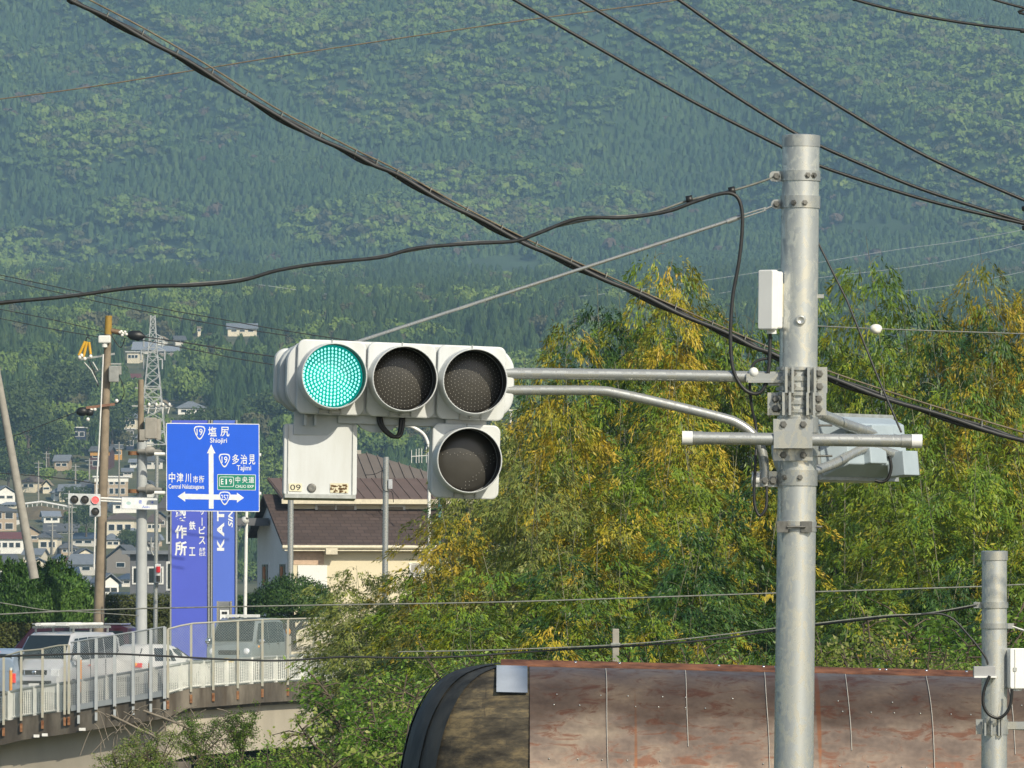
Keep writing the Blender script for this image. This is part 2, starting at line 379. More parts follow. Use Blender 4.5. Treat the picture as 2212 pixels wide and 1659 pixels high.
# ---------------------------------------------------------------- hillside town
m_roofs = {k: M('roof_' + k, c, 0.7, 0, 0.12, 1.5, sc=(1, 1, 4)) for k, c in dict(grey=(0.17, 0.19, 0.22), dark=(0.10, 0.105, 0.115), brown=(0.11, 0.08, 0.065), red=(0.15, 0.05, 0.045), blue=(0.05, 0.075, 0.12), silver=(0.22, 0.25, 0.30), tan=(0.30, 0.24, 0.16)).items()}
m_walls = {k: M('wall_' + k, c, 0.8, 0, 0.05, 0.6) for k, c in dict(cream=(0.72, 0.65, 0.50), white=(0.8, 0.79, 0.74), tan=(0.42, 0.33, 0.23), grey=(0.26, 0.23, 0.20), navy=(0.025, 0.035, 0.075), orange=(0.55, 0.29, 0.06), maroon=(0.10, 0.045, 0.045), slate=(0.13, 0.14, 0.16), pale=(0.64, 0.61, 0.55)).items()}
m_trim = M('white_trim', (0.7, 0.7, 0.68), 0.5)
def inv_d(y):                                    # depth at which the slope shows at picture height y
    return float(np.interp(-y, [-v for v in _yy[7:19]], _zd[7:19]))
HB = []                                          # picture boxes of houses, kept free of trees in front
def house(name, label, x0, x1, y0, y1, wall, roof, kind='gable', rh=0.35, yaw=0, base=None, dp=8.0, wins=3, group='houses of the hillside town', cat='house', d=None, eave=0.5, band=None, side=None):
    d = d or inv_d(y1 + 4); xc = (x0 + x1) / 2; B = at(xc, y1, d); w = (x1 - x0) / ppm(d); h = (y1 - y0) / ppm(d)
    HB.append((x0, x1, y0, y1, d))
    B.z = max(B.z, gz(B.x, B.y) - .3); t = thing(name, label, cat, B, Matrix.Rotation(R(yaw), 3, 'Z'), group)
    rr = h * rh; hw = h - rr
    b = MB(); b.box((0, dp / 2, hw / 2 - 2), (w - 2 * eave, dp - 2 * eave, hw + 4))
    if kind == 'gablefront':
        k = (w - 2 * eave) / 2; b.prism([(-k, 0), (k, 0), (0, rr * 0.97 * k / (w / 2))], (0, eave, hw), (1, 0, 0), (0, 0, 1), (0, dp - 2 * eave, 0))
    if kind == 'gable':
        k = dp / 2 - eave
        for sx in (-1, 1): b.prism([(-k, 0), (k, 0), (0, rr * 0.9)], (sx * (w / 2 - eave) - (0.1 if sx > 0 else 0), dp / 2, hw), (0, 1, 0), (0, 0, 1), (0.1, 0, 0))
    b.build('wall', m_walls[wall], t, local=True)
    b = MB(); q = w / 2; s = 0.18
    if kind == 'hip':
        f = min(q * 0.85, dp * 0.45); b.add([(-q, 0, hw), (q, 0, hw), (q, dp, hw), (-q, dp, hw), (-q + f, dp / 2, hw + rr), (q - f, dp / 2, hw + rr), (-q, 0, hw - s), (q, 0, hw - s), (q, dp, hw - s), (-q, dp, hw - s)],
              [(0, 1, 5, 4), (1, 2, 5), (2, 3, 4, 5), (3, 0, 4), (6, 7, 1, 0), (7, 8, 2, 1), (8, 9, 3, 2), (9, 6, 0, 3), (9, 8, 7, 6)])
    elif kind == 'gable': b.prism([(0, 0), (dp / 2, rr), (dp, 0), (dp, -s), (dp / 2, rr - s), (0, -s)], (-q, 0, hw), (0, 1, 0), (0, 0, 1), (w, 0, 0))
    elif kind == 'gablefront': b.prism([(-q, 0), (0, rr), (q, 0), (q, s), (0, rr + s), (-q, s)], (0, 0, hw), (1, 0, 0), (0, 0, 1), (0, dp, 0))
    elif kind == 'shed': b.prism([(0, 0), (dp, rr), (dp, rr - s), (0, -s)], (-q, 0, hw), (0, 1, 0), (0, 0, 1), (w, 0, 0))
    else: b.box((0, dp / 2, hw + rr / 2), (w, dp, max(rr, 0.25)))
    b.build('roof', m_roofs[roof] if roof in m_roofs else m_trim, t, local=True)
    if band: MB().box((0, eave - 0.06, hw - h * 0.12), (w - 2 * eave + 0.1, 0.12, h * 0.2)).build('balcony', m_walls[band], t, local=True)
    rows = 2 if hw > 4.2 else 1
    for r_ in range(rows):
        for i in range(wins):
            xx = (-0.5 + (i + 0.5) / wins) * (w - 2 * eave) * 0.86; zz = hw * ((r_ + 0.55) / rows); wwd = min(1.7, w / wins * 0.5); hh = min(1.3, hw * 0.3)
            f = MB().box((xx, eave - 0.03, zz), (wwd + 0.24, 0.06, hh + 0.24)).build('window', m_trim, t, local=True)
            MB().box((xx, eave - 0.075, zz), (wwd, 0.03, hh)).build('pane', m_glass, f, local=True)
    return t
H = house
# upper slope
H('house', 'long cream house with grey roof highest on the wooded slope', 489, 558, 697, 721, 'cream', 'grey', 'gable', .5, 4)
H('house', 'small cream hut between trees beside the highest long house', 424, 437, 703, 721, 'cream', 'tan', 'shed', .2, 8, wins=1)
H('house', 'white gable house just right of the lattice tower tip', 337, 358, 726, 741, 'white', 'tan', 'gablefront', .5, -6, wins=1)
H('house', 'dark roofed house with a pale end wall below the highest houses', 376, 404, 724, 741, 'pale', 'dark', 'gable', .55, 10, wins=2)
H('workshop', 'long workshop under a pale silver roof left of the lattice tower', 283, 336, 737, 761, 'pale', 'silver', 'gable', .75, -4, cat='workshop')
H('workshop', 'silver roofed shed directly right of the lattice tower', 340, 389, 746, 766, 'grey', 'silver', 'gable', .6, 6, cat='workshop')
H('house', 'boxy cream house alone below the silver roofs', 270, 303, 759, 781, 'cream', 'pale', 'flat', .08, -8, wins=3)
H('house', 'low house with a dull red roof left of the lattice tower', 282, 306, 806, 822, 'pale', 'red', 'gable', .55, 5, wins=2)
H('house', 'white gable house at the foot of the lattice tower', 330, 364, 864, 884, 'white', 'tan', 'gablefront', .55, -10, wins=2)
H('house', 'white house with a wide grey hip roof above the blue road sign', 381, 447, 866, 897, 'white', 'grey', 'hip', .45, 8, wins=3)
H('house', 'cream house with small dark panes under a grey roof', 263, 298, 889, 926, 'cream', 'grey', 'hip', .35, -6, wins=2)
H('house', 'navy blue house with white top edge and two small windows', 152, 189, 922, 954, 'navy', 'trim', 'flat', .07, 3, wins=2)
H('house', 'second navy blue house half hidden behind a round tree', 269, 293, 925, 968, 'navy', 'trim', 'flat', .05, 3, wins=2)
H('house', 'house with bright orange balcony over a maroon lower floor', 190, 240, 963, 1011, 'maroon', 'dark', 'gable', .22, -7, wins=2, band='orange')
H('house', 'orange house with a stepped dark roof beside its maroon neighbour', 240, 268, 958, 990, 'orange', 'dark', 'shed', .3, 6, wins=1)
H('house', 'low grey house below the orange house', 262, 290, 1010, 1029, 'pale', 'slate' if 0 else 'grey', 'gable', .4, 5, wins=2)
H('apartment_block', 'wide beige apartment block with white upper band', 200, 281, 1028, 1072, 'tan', 'trim', 'flat', .07, 4, wins=5, cat='apartment block', band='white')
H('hall', 'dark hall with a broad grey roof left of the beige block', 157, 206, 1036, 1064, 'slate', 'dark', 'hip', .55, -5, wins=2, cat='hall')
H('house', 'white house with grey roof at the left picture edge', -12, 38, 1050, 1084, 'white', 'grey', 'gablefront', .45, 15, wins=2)
H('house', 'small yellow hut in the trees right of the leaning pole', 88, 112, 1036, 1062, 'cream', 'tan', 'gablefront', .5, 0, wins=1)
# lower town
H('house', 'tall tan house with two storeys at the left picture edge', -25, 41, 1092, 1149, 'tan', 'dark', 'hip', .2, 12, wins=2)
H('house', 'row house under a dull red roof with white walls', -20, 55, 1149, 1195, 'white', 'red', 'gable', .3, 2, wins=4)
H('house', 'cream house with dark hip roof right of the leaning pole', 77, 128, 1143, 1196, 'cream', 'dark', 'hip', .32, -4, wins=2)
H('house', 'long low house under a dark roof below the brown bank', 92, 172, 1130, 1154, 'pale', 'dark', 'gable', .7, 3, wins=4)
H('house', 'cream two storey house with dark hip roof behind the brown pole', 222, 294, 1108, 1161, 'cream', 'brown', 'hip', .25, -6, wins=3)
H('house', 'yellowish house with a small hip roof right of the brown pole', 224, 264, 1152, 1184, 'cream', 'grey', 'hip', .4, 8, wins=2)
H('house', 'grey brown gable house with one white window', 222, 296, 1178, 1236, 'grey', 'dark', 'gablefront', .5, -14, wins=1)
H('house', 'pale house with grey roofs left of the brown pole', 140, 206, 1196, 1240, 'pale', 'grey', 'gable', .5, -12, wins=2)
H('house', 'white gable house with two dark slit windows', 214, 266, 1240, 1290, 'white', 'grey', 'gablefront', .42, 16, wins=2)
H('house', 'small white house under a blue roof above the clipped hedge', 128, 176, 1224, 1262, 'white', 'blue', 'gable', .5, 10, wins=2)
H('house', 'small cream house beside the leaning pole above the hedge', 44, 92, 1184, 1216, 'cream', 'grey', 'gable', .42, -8, wins=3)
H('garage', 'grey flat roofed workshop with bright doorway behind the sign pole', 262, 372, 1190, 1300, 'slate', 'grey', 'flat', .06, -5, d=420, wins=2, cat='garage')
H('house', 'slate grey house mostly hidden behind the blue company pylon', 334, 420, 1030, 1300, 'slate', 'dark', 'gable', .25, -18, d=330, wins=1, dp=6)
for nm, lb, x0, x1, y0, y1, w_, r_, k_ in [
    ('house', 'pale house with blue roof just left of the grey sign pole, lower town', 246, 290, 1292, 1318, 'pale', 'blue', 'gable'), ('house', 'cream house with grey gable over the juniper mound', 60, 110, 1206, 1240, 'cream', 'grey', 'gablefront'), ('house', 'white house with dark roof tucked under the red roofed row', 0, 40, 1196, 1222, 'white', 'dark', 'gable'),
    ('house', 'small tan house with blue roof between the two thin poles', 118, 150, 1196, 1218, 'tan', 'blue', 'hip'), ('house', 'narrow white house just left of the brown pole base', 176, 204, 1244, 1276, 'white', 'grey', 'gable'), ('house', 'pale house with silver roof beside the grey brown gable', 262, 300, 1140, 1176, 'pale', 'silver', 'hip'),
    ('house', 'cream house with brown roof right of the sign pole', 312, 352, 1110, 1150, 'cream', 'brown', 'hip'), ('house', 'grey house with dark roof right of the slim signal pole', 300, 350, 1150, 1190, 'grey', 'dark', 'gable'), ('house', 'white house with blue roof low behind the name plate', 240, 300, 1072, 1106, 'white', 'blue', 'gable'),
    ('house', 'small pale house above the brown bank, right end', 206, 236, 1082, 1108, 'pale', 'dark', 'gable'), ('house', 'cream house under a silver roof left of the brown bank', 0, 36, 1084, 1096, 'cream', 'silver', 'gable'), ('house', 'long pale house with blue roof right below the brown bank', 150, 208, 1150, 1180, 'pale', 'blue', 'gable'),
    ('house', 'tan house with dark roof above the pale house left of the brown pole', 128, 172, 1172, 1198, 'tan', 'dark', 'hip'), ('house', 'white house with grey roof beyond the dark hall', 112, 150, 1052, 1078, 'white', 'grey', 'hip'), ('house', 'pale grey house beside the navy house behind the round tree', 292, 318, 930, 966, 'pale', 'grey', 'hip'), ('house', 'white low house at the right foot of the orange house', 276, 300, 990, 1008, 'white', 'silver', 'gable')]:
    H(nm, lb, x0, x1, y0, y1, w_, r_, k_, .42, random.uniform(-16, 16), wins=random.choice((2, 3)))
LOT = [('white', 'dark', 'hip', 20, 1232, 'behind the juniper top'), ('cream', 'blue', 'gable', 100, 1262, 'directly above the juniper mound'), ('tan', 'brown', 'gablefront', 66, 1172, 'left of the leaning pole foot'), ('pale', 'red', 'gable', 158, 1232, 'left of the brown pole'), ('white', 'silver', 'gable', 112, 1130, 'below the bank, left part'),
       ('cream', 'dark', 'gablefront', 186, 1212, 'touching the brown pole'), ('pale', 'blue', 'hip', 282, 1266, 'left of the grey workshop'), ('white', 'brown', 'gable', 280, 1196, 'over the grey brown gable'), ('tan', 'silver', 'gable', 330, 1180, 'right of the sign pole'), ('grey', 'blue', 'gablefront', 345, 1140, 'beside the slim signal pole'),
       ('white', 'grey', 'gablefront', 12, 1136, 'in front of the tall tan house'), ('cream', 'grey', 'gable', 148, 1080, 'above the brown bank'), ('white', 'dark', 'gablefront', 318, 1070, 'behind the name plate, right'), ('pale', 'brown', 'gablefront', 246, 1138, 'in front of the two storey cream house'), ('cream', 'brown', 'hip', 60, 1060, 'right of the white house at the edge'), ('tan', 'grey', 'gable', 132, 1014, 'in the orchard'), ('pale', 'dark', 'hip', 330, 1010, 'between sign pole and direction sign'), ('white', 'blue', 'hip', 312, 960, 'above the sign pole arms')]
for w_, r_, k_, x_, y_, pl in LOT:
    q = random.uniform(17, 26); H('house', 'small ' + {'pale': 'pale beige'}.get(w_, w_) + ' house with ' + r_ + ' roof ' + pl, x_ - q, x_ + q, y_ - random.uniform(26, 36), y_, w_, r_, k_, .42, random.uniform(-18, 18), wins=2)
# brown retaining bank with a white guardrail on top
bk = MB(); 
bp = [at(x, y, 1478) for x, y in ((40, 1098), (90, 1092), (150, 1103), (215, 1117))]; lo = [at(x, y, 1464) for x, y in ((40, 1140), (90, 1140), (150, 1138), (215, 1136))]
for i in range(3): bk.add([lo[i], lo[i + 1], bp[i + 1], bp[i], lo[i] + Vector((0, 16, -3)), lo[i + 1] + Vector((0, 16, -3)), bp[i + 1] + Vector((0, 8, -3)), bp[i] + Vector((0, 8, -3))], [(0, 1, 2, 3), (3, 2, 6, 7), (4, 5, 1, 0), (5, 6, 2, 1), (7, 4, 0, 3), (7, 6, 5, 4)])
m_bank = M('dry_brown_bank', (0.13, 0.10, 0.055), 0.9, 0, 0.2, 0.4)
tag(bk.build('retaining_bank', m_bank), 'dry brown grassy retaining bank among the houses', 'bank')
gt = thing('guardrail', 'white guardrail along the top of the brown bank', 'guardrail', bp[0])
g = MB(); g.tube([p + Vector((0, 0, 0.9)) for p in bp], 0.28, 6); g.build('rail', m_trim, gt)
g = MB()
for i in range(3):
    for k in range(5): q = bp[i].lerp(bp[i + 1], k / 5); g.box(q + Vector((0, 0, 0.4)), (0.16, 0.16, 1.0))
g.build('posts', m_trim, gt)

# trees of the foothill
out = []; mi = []
pc = [conifer(800, 1, 1, .42, .75) for _ in range(8)]; pb = [broad(1000, 1.5, 1, 9, .9) for _ in range(8)]
def blocks(x, d, z, r, h):
    px, py = proj((x, d, z)); s = ppm(d)
    for a, b, y0, y1, hd in HB:
        if d < hd + 4 and px + r * s * .8 > a and px - r * s * .8 < b and py - h * s * .95 < y1 - 3 and py > y0 - 4: return True
        if abs(d - hd - 4) < 9 and px + r * s > a and px - r * s < b and abs(py - y1) < 40: return True
    return False
def fspecies(px, py, x, d):
    n = noise.noise((x / 26, d / 60, 5.5)) + random.uniform(-.25, .25)
    if py > 850 and px < 330: n += 0.35
    if 480 < px < 600 and py < 900: n -= 0.5
    if px > 560 and py < 800: n -= 0.12
    if px > 600 and py > 820: n += 0.2
    if n > 0.28: return 2
    if n > 0.02: return 1 if random.random() < .7 else 3
    return 0
d = 1215.0
while d < 3235:
    st = 6.6 + (d - 1300) * 0.0008; hw = d * 0.0819 * 1.12; x = -hw + random.random() * st
    while x < hw:
        xx = x + random.uniform(-.45, .45) * st; dd = d + random.uniform(-.45, .45) * st; z = gz(xx, dd); px, py = proj((xx, dd, z))
        if (d > 3030 and abs(px - 1085) < 85) or (d > 3080 and abs(px - 860) < 26): x += st; continue
        dens = 0.95 if py < 1000 else 0.4
        if px > 540: dens = 1.0 if px < 1000 else .7
        if px > 1250: dens = .9 if py < 780 else .12 if px < 2212 else .6
        if py > 1080 and 40 < px < 215: dens = 0.16
        if random.random() < dens and not any(math.hypot((px - cx) / rx, (py - cy) / ry) < 1 for cx, cy, rx, ry in CLEAR):
            sp = fspecies(px, py, xx, dd); small = 0.5 if py > 1010 else 1
            if sp == 0: r = random.uniform(1.9, 2.9); h = random.uniform(8, 14)
            else: r = random.uniform(2.4, 5.0) * (0.6 if small < 1 else 1); h = r * 2.1
            h *= (0.75 if small < 1 else 1)
            if not blocks(xx, dd, z, r, h):
                if sp == 0: emit(random.choice(pc), xx, dd, z - .8, r, h, 0)
                else: emit(random.choice(pb), xx, dd, z - .8, r, h / 1.5, sp)
        x += st
    d += st * 1.15
me = npmesh('foothill_woods', np.concatenate(out), 4, np.concatenate(mi))
for m in m_f: me.materials.append(m)
tag(link('foothill_woods', me, m_f[0]), 'dense dark conifers and broadleaf woods between the hillside houses', 'woods', kind='stuff')
# a few trees that stand out, each a thing
m_bark = M('bark', (0.09, 0.07, 0.05), 0.9, 0, 0.3, 8)
protoB = []
for k in range(3):
    t = thing('broadleaf_tree', 'round tree', 'tree', (0, 0, -500), group='round green trees between the hillside houses')
    V = broad(3200, 11, 5.2, 14, .8); link('crown', npmesh('crown', V), leafmat('crown_leaves', [(0.03, 0.055, 0.014), (0.055, 0.09, 0.02), (0.085, 0.125, 0.03)], .15, .25, .7), t)
    tr = MB(); tr.tube([(0, 0, -1), (0.1, 0, 2.5), (0, .1, 6)], [.4, .3, .15], 7); tr.tube([(0, 0, 2.4), (1.3, .3, 5)], [.2, .08], 5); tr.tube([(0, 0, 2.8), (-1.4, -.3, 5.4)], [.2, .08], 5)
    tr.build('trunk', m_bark, t, local=True); protoB.append(t)
TREES = [(60, 985, 1590, 1.25, 'big round tree behind the upper half of the leaning pole'), (125, 905, 1690, 1.2, 'light green round tree above the navy house'), (168, 890, 1715, 1.0, 'light green tree just left of the brown utility pole, highest of the group'),
         (30, 950, 1640, 1.2, 'olive green tree at the left edge beside the leaning pole'), (242, 965, 1625, 1.0, 'dark round tree between the two navy houses'), (105, 1000, 1575, .9, 'yellowish green tree in the open patch below the navy house'),
         (18, 1060, 1530, .95, 'dark tree over the white house at the left edge'), (440, 1000, 1600, 1.1, 'tree hidden mostly behind the blue road sign'), (600, 960, 1640, 1.2, 'round tree left of the white control box'), (150, 1110, 1440, .5, 'low bush below the brown bank'),
         (186, 1160, 1400, .62, 'green bush left of the brown pole above the lower houses'), (282, 1210, 1330, .5, 'low green bush beside the grey brown gable house')]
for i, (x, y, d, s, lb) in enumerate(TREES):
    o = protoB[i] if i < 3 else dup(protoB[i % 3]); o['label'] = lb; o.location = at(x, y, d); o.rotation_euler = (0, 0, i * 1.9); o.scale = (s, s, s * random.uniform(.9, 1.1))
# bare pale trunks of a felled strip high on the right
for i in range(13):
    x = 1790 + i * 15 + random.uniform(-5, 5); q = at(x, 507 - abs(i - 6) * .6, 3560); h = random.uniform(6, 9)
    o = MB().tube([q - Vector((0, 0, 3)), q + Vector((0, 0, h))], [.26, .14], 5).build('bare_trunk', m_trim)
    tag(o, 'pale bare conifer trunk in the dark felled strip on the mountain', 'tree trunk', 'bare trunks in the felled strip')

# ---------------------------------------------------------------- transmission towers
m_latt = M('tower_steel', (0.42, 0.44, 0.44), 0.5, 0.3, 0.1, 1)
def tower(label, x, y0, y1, d, w, arms, bw=.12):
    B = at(x, y1, d); h = (y1 - y0) / ppm(d); t = thing('transmission_tower', label, 'pylon', B)
    def wid(z): return w * (1 - z / h) ** 1.25 * .5 + .35
    legs = MB(); br = MB(); n = 14; zs = [h * (1 - (1 - i / n) ** 1.35) for i in range(n + 1)]
    for sx in (-1, 1):
        for sy in (-1, 1):
            for i in range(n): legs.bar((sx * wid(zs[i]), sy * wid(zs[i]), zs[i]), (sx * wid(zs[i + 1]), sy * wid(zs[i + 1]), zs[i + 1]), bw * 1.5)
    for i in range(n):
        a, b = wid(zs[i]), wid(zs[i + 1])
        for s in (-1, 1):
            for q in (-1, 1):
                br.bar((-q * a, s * a, zs[i]), (q * b, s * b, zs[i + 1]), bw); br.bar((s * a, -q * a, zs[i]), (s * b, q * b, zs[i + 1]), bw)
            br.bar((-a, s * a, zs[i]), (a, s * a, zs[i]), bw); br.bar((s * a, -a, zs[i]), (s * a, a, zs[i]), bw)
    build_parts(legs, 'leg', m_latt, t, local=True); br.build('bracing', m_latt, t, local=True)
    for fz, L in arms:
        a = MB(); z = h * fz
        for s in (-1, 1):
            for q in (-1, 1): a.bar((s * .3, q * .5, z + .7), (s * L, 0, z), bw); a.bar((s * .3, q * .5, z - .2), (s * L, 0, z), bw)
            a.tube([(s * L, 0, z), (s * L, 0, z - 1.6)], .14, 5)
        a.build('crossarm', m_latt, t, local=True)
tower('tall grey lattice power tower left of the blue road sign', 330, 681, 960, 1010, 3.7, [(.83, 1.5), (.73, 1.9), (.66, 1.5)], .09)
tower('small pale power tower above the green lamp of the traffic light', 812, 644, 694, 2700, 3.2, [(.8, 2.6), (.62, 3.2), (.44, 2.6)], .3)
tower('small pale power tower between bamboo tops right of the big pole', 1850, 630, 700, 2500, 4.0, [(.62, 4.0), (.35, 4.6)], .32)
tower('tiny power tower peeking over the bamboo left of the big pole', 1552, 622, 660, 2900, 3.0, [(.7, 2.4), (.5, 2.8)], .3)
def hpole(x, y0, y1, d, lb):
    q = at(x, y1, d); h = (y1 - y0) / ppm(d); t = thing('power_pole', lb, 'utility pole', q, group='thin power poles in the hillside town')
    MB().tube([(0, 0, -1), (0, 0, h)], [.24, .17], 6).build('shaft', m_conc, t, local=True)
    b = MB(); b.box((0, 0, h - .6), (2.2, .14, .14)); b.box((0, 0, h - 1.6), (1.6, .14, .14)); b.build('crossarm', m_steel, t, local=True)
for a in [(435, 838, 866, 1790, 'thin pole above the wide grey hip roof'), (113, 1130, 1200, 1380, 'thin pole in front of the dark hip roof house'), (149, 1060, 1210, 1330, 'tall thin pole left of the small distant traffic light'), (155, 1090, 1220, 1325, 'thin pole standing close beside the taller one'),
          (100, 975, 1040, 1560, 'thin pole in the orchard below the big round tree'), (83, 995, 1080, 1500, 'thin pole right of the leaning pole'), (163, 1002, 1040, 1545, 'thin pole over the dark hall'), (193, 990, 1034, 1530, 'thin pole in front of the maroon lower floor'), (257, 955, 1075, 1480, 'thin pole in front of the beige block')]: hpole(*a)
# ---------------------------------------------------------------- near signal pole (30 m)
D0 = 30.0; S0 = ppm(D0)
def P0(x, y, dd=0.0): return at(x, y, D0 + dd)
sp_top = P0(1730.5, 293); sp_bot = P0(1703.5, 2600)
ax = (sp_top - sp_bot).normalized(); exx = Vector((1, 0, 0)); exx = (exx - ax * exx.dot(ax)).normalized(); fr = Vector((0, -1, 0)); fr = (fr - ax * fr.dot(ax)).normalized()
pole = thing('signal_pole', 'thick galvanised signal pole with clamps and a crossbar, nearest in the picture', 'signal pole', sp_bot)
def pp(y): f = (y - 293) / (2600 - 293); return sp_top.lerp(sp_bot, f)
def pr(y): return (40.2 + (y - 293) / 1366 * 2.6) / S0
ys = [293 + i * (2600 - 293) / 40 for i in range(41)]
MB().tube([pp(y) for y in ys], [pr(y) for y in ys], 40).build('shaft', m_galv, pole, sharp=50)
MB().lathe([(0.0, .004), (pr(293) * .8, .004), (pr(293) + .003, 0), (pr(293) + .003, -.055), (pr(293), -.056)], pp(293), ax, 40).build('cap', m_galv2, pole, sharp=40)
def ring(y, hpx, out=.006, name='clamp_band', parts=True, mat=None):
    b = MB(); h = hpx / S0; r = pr(y) + out
    b.lathe([(pr(y), -h / 2), (r, -h / 2), (r, h / 2), (pr(y), h / 2)], pp(y), ax, 40); return b
def bolt(b, p, n, r=.012, L=.012):
    b.lathe([(r * 1.5, 0), (r * 1.5, L * .3), (r, L * .32), (r, L), (0.0001, L)], p, n, 6, sm=False)
def onpole(y, deg, out=.006):                    # a point on the shaft: deg 0 faces the camera, + to the right
    n = fr * math.cos(R(deg)) + exx * math.sin(R(deg)); return pp(y) + n * (pr(y) + out), n
def band(y, hpx, ears, bolts, out=.006):
    c = ring(y, hpx, out).build('clamp_band', m_galv2, pole, sharp=40); b = MB()
    for dg in bolts: p, n = onpole(y, dg, out); bolt(b, p, n, .010, .014)
    if bolts: build_parts(b, 'bolt', m_bolt, c)
    return c
band(381, 22, 0, (18, 38)); band(430, 11, 0, ()); band(441, 20, 0, (-22, 10)); band(1035, 34, 0, (-40, 5))
def eye(y, x, w=34, h=22):                       # flat eye plate standing out to the left of the pole, with its bolt
    b = MB(); c = P0(x, y); b.prism(rrect(w / S0, h / S0, .02), c + Vector((0, .01, 0)), (1, 0, 0), (0, 0, 1), (0, -.014, 0)); o = b.build('eye_plate', m_galv2, pole)
    b = MB(); bolt(b, c + Vector((-.004, -.004, 0)), (0, -1, 0), .012, .02); build_parts(b, 'bolt', m_bolt, o)
eye(381, 1679); eye(441, 1679, 26, 20)
b = MB(); p, n = onpole(695, 2, .002); b.lathe([(.024, 0), (.024, .008), (.018, .012), (.012, .006), (.0001, .006)], p, n, 16); b.build('cable_port', m_galv2, pole)
b = MB(); b.box(P0(1773, 640), (.03, .02, .018)); b.build('step_lug', m_galv2, pole)
# two bolted bracket clamps
def bracket(y0, y1, cols, xl, xr, name='arm_bracket'):
    yc = (y0 + y1) / 2; h = (y1 - y0) / S0; t = ring(yc, (y1 - y0) * .18, .01)
    for yy in (y0 + 6, y1 - 6): t.lathe([(pr(yy), -.008), (pr(yy) + .014, -.008), (pr(yy) + .014, .008), (pr(yy), .008)], pp(yy), ax, 40)
    o = t.build(name, m_galv2, pole, sharp=40)
    b = MB()
    for x in cols: b.box(P0(x, yc, -pr(yc) - .018), (.012, .05, h))
    for a, c in zip(cols[::2], cols[1::2]): b.box(P0((a + c) / 2, yc, -pr(yc) + .01), ((c - a) / S0 - .013, .012, h * .98))
    for x in (xl, xr):
        if x: b.box(P0(x, yc, -pr(yc) * .35), (34 / S0, .012, h))
    build_parts(b, 'plate', m_galv2, o)
    b = MB()
    for x in (xl, xr):
        if x:
            for yy in (y0 + 14, y1 - 14): bolt(b, P0(x, yy, -pr(yc) * .35 - .006), (0, -1, 0), .013, .03)
    for yy in (y0 + 14, y1 - 14):
        for x in (cols[0] + 16, cols[-1] - 16): bolt(b, P0(x, yy, -pr(yc) + .004), (0, -1, 0), .011, .025)
    build_parts(b, 'bolt', m_bolt, o)
bracket(793, 849, (1698, 1712, 1746, 1760), 0, 1770)
bracket(848, 897, (1692, 1706, 1744, 1758), 1675, 1768)
# crossbar with white end caps
cb = MB(); c0 = P0(1487, 946, -.16); c1 = P0(1978, 953, -.16); cb.tube([c0, c1], 13.5 / S0, 20); xb = cb.build('crossbar', m_galv2, pole)
cd = (c1 - c0).normalized()
for q, s in ((c0, -1), (c1, 1)):
    MB().tube([q - cd * s * .02, q + cd * s * .03], 15 / S0, 20).build('end_cap', m_whitep, xb, bevel=.004)
    MB().tube([q - cd * s * .07, q - cd * s * .022], 14.6 / S0, 20).build('end_collar', m_galv2, xb)
b = MB(); 
for yy, hh in ((920, 30), (982, 26)): b.box(P0(1733 - 20, yy, -pr(yy) - .012), (85 / S0, .01, hh / S0))
b.box(P0(1733 - 20, 950, -.192), (83 / S0, .008, 36 / S0)); o = b.build('crossbar_clamp', m_galv2, pole)
b = MB()
for yy in (917, 983):
    for x in (1692, 1735): bolt(b, P0(x, yy, -pr(yy) - .017), (0, -1, 0), .012, .018)
    b.tube([P0(1760, yy + 2, .02), P0(1798, yy + 2, .02)], .006, 6)
build_parts(b, 'bolt', m_bolt, o)
b = ring(920, 34, .008); b.lathe([(pr(975), -.03), (pr(975) + .008, -.03), (pr(975) + .008, .03), (pr(975), .03)], pp(975), ax, 40); b.build('clamp_band', m_galv2, pole, sharp=40)
b = ring(1140, 22, .004); o = b.build('clamp_band', m_galv2, pole, sharp=40)
b = MB()
for x in (1690, 1742): b.box(P0(x, 1138, -pr(1138) + .004), (24 / S0, .03, 24 / S0))
b.tube([P0(1700, 1138, -.11), P0(1740, 1138, -.11)], .006, 6); b.tube([P0(1757, 1138, -.03), P0(1776, 1138, -.03)], .006, 6); build_parts(b, 'bolt', m_bolt, o)
# mast arm: straight upper tube, bent lower tube, their mounts
b = MB(); b.tube([P0(1090, 806), P0(1400, 810), P0(1690, 815)], [12.2 / S0] * 3, 20); arm = b.build('upper_arm', m_galv2, pole)
b = MB(); b.box(P0(1655, 816, -.03), (86 / S0, .02, 18 / S0)); b.box(P0(1660, 824, -.03), (90 / S0, .05, 6 / S0)); b.box(P0(1690, 818), (60 / S0, .05, 30 / S0)); b.build('arm_socket', m_galv2, arm)
pts = spline([P0(1090, 843), P0(1200, 843), P0(1295, 844), P0(1340, 851), P0(1440, 873), P0(1555, 901), P0(1595, 915), P0(1628, 940), P0(1646, 975), P0(1652, 1020)], 6)
b = MB(); b.tube(pts, 10.5 / S0, 18); low = b.build('lower_arm', m_galv2, pole)
b = MB(); b.box(P0(1657, 1035), (66 / S0, .03, 34 / S0)); b.tube([P0(1651, 1018), P0(1651, 1050)], 12 / S0, 16); o = b.build('arm_foot', m_galv2, low)
b = MB(); bolt(b, P0(1652, 1038, -.03), (0, -1, 0), .012, .02); bolt(b, P0(1670, 1038, -.016), (0, -1, 0), .015, .02); build_parts(b, 'bolt', m_bolt, o)
MB().tube([P0(1624, 1033), P0(1640, 1034)], 14 / S0, 16).build('end_cap', m_whitep, low)
MB().ico(P0(1628, 804, -.03), .024).build('cable_gland', m_whitep, arm)
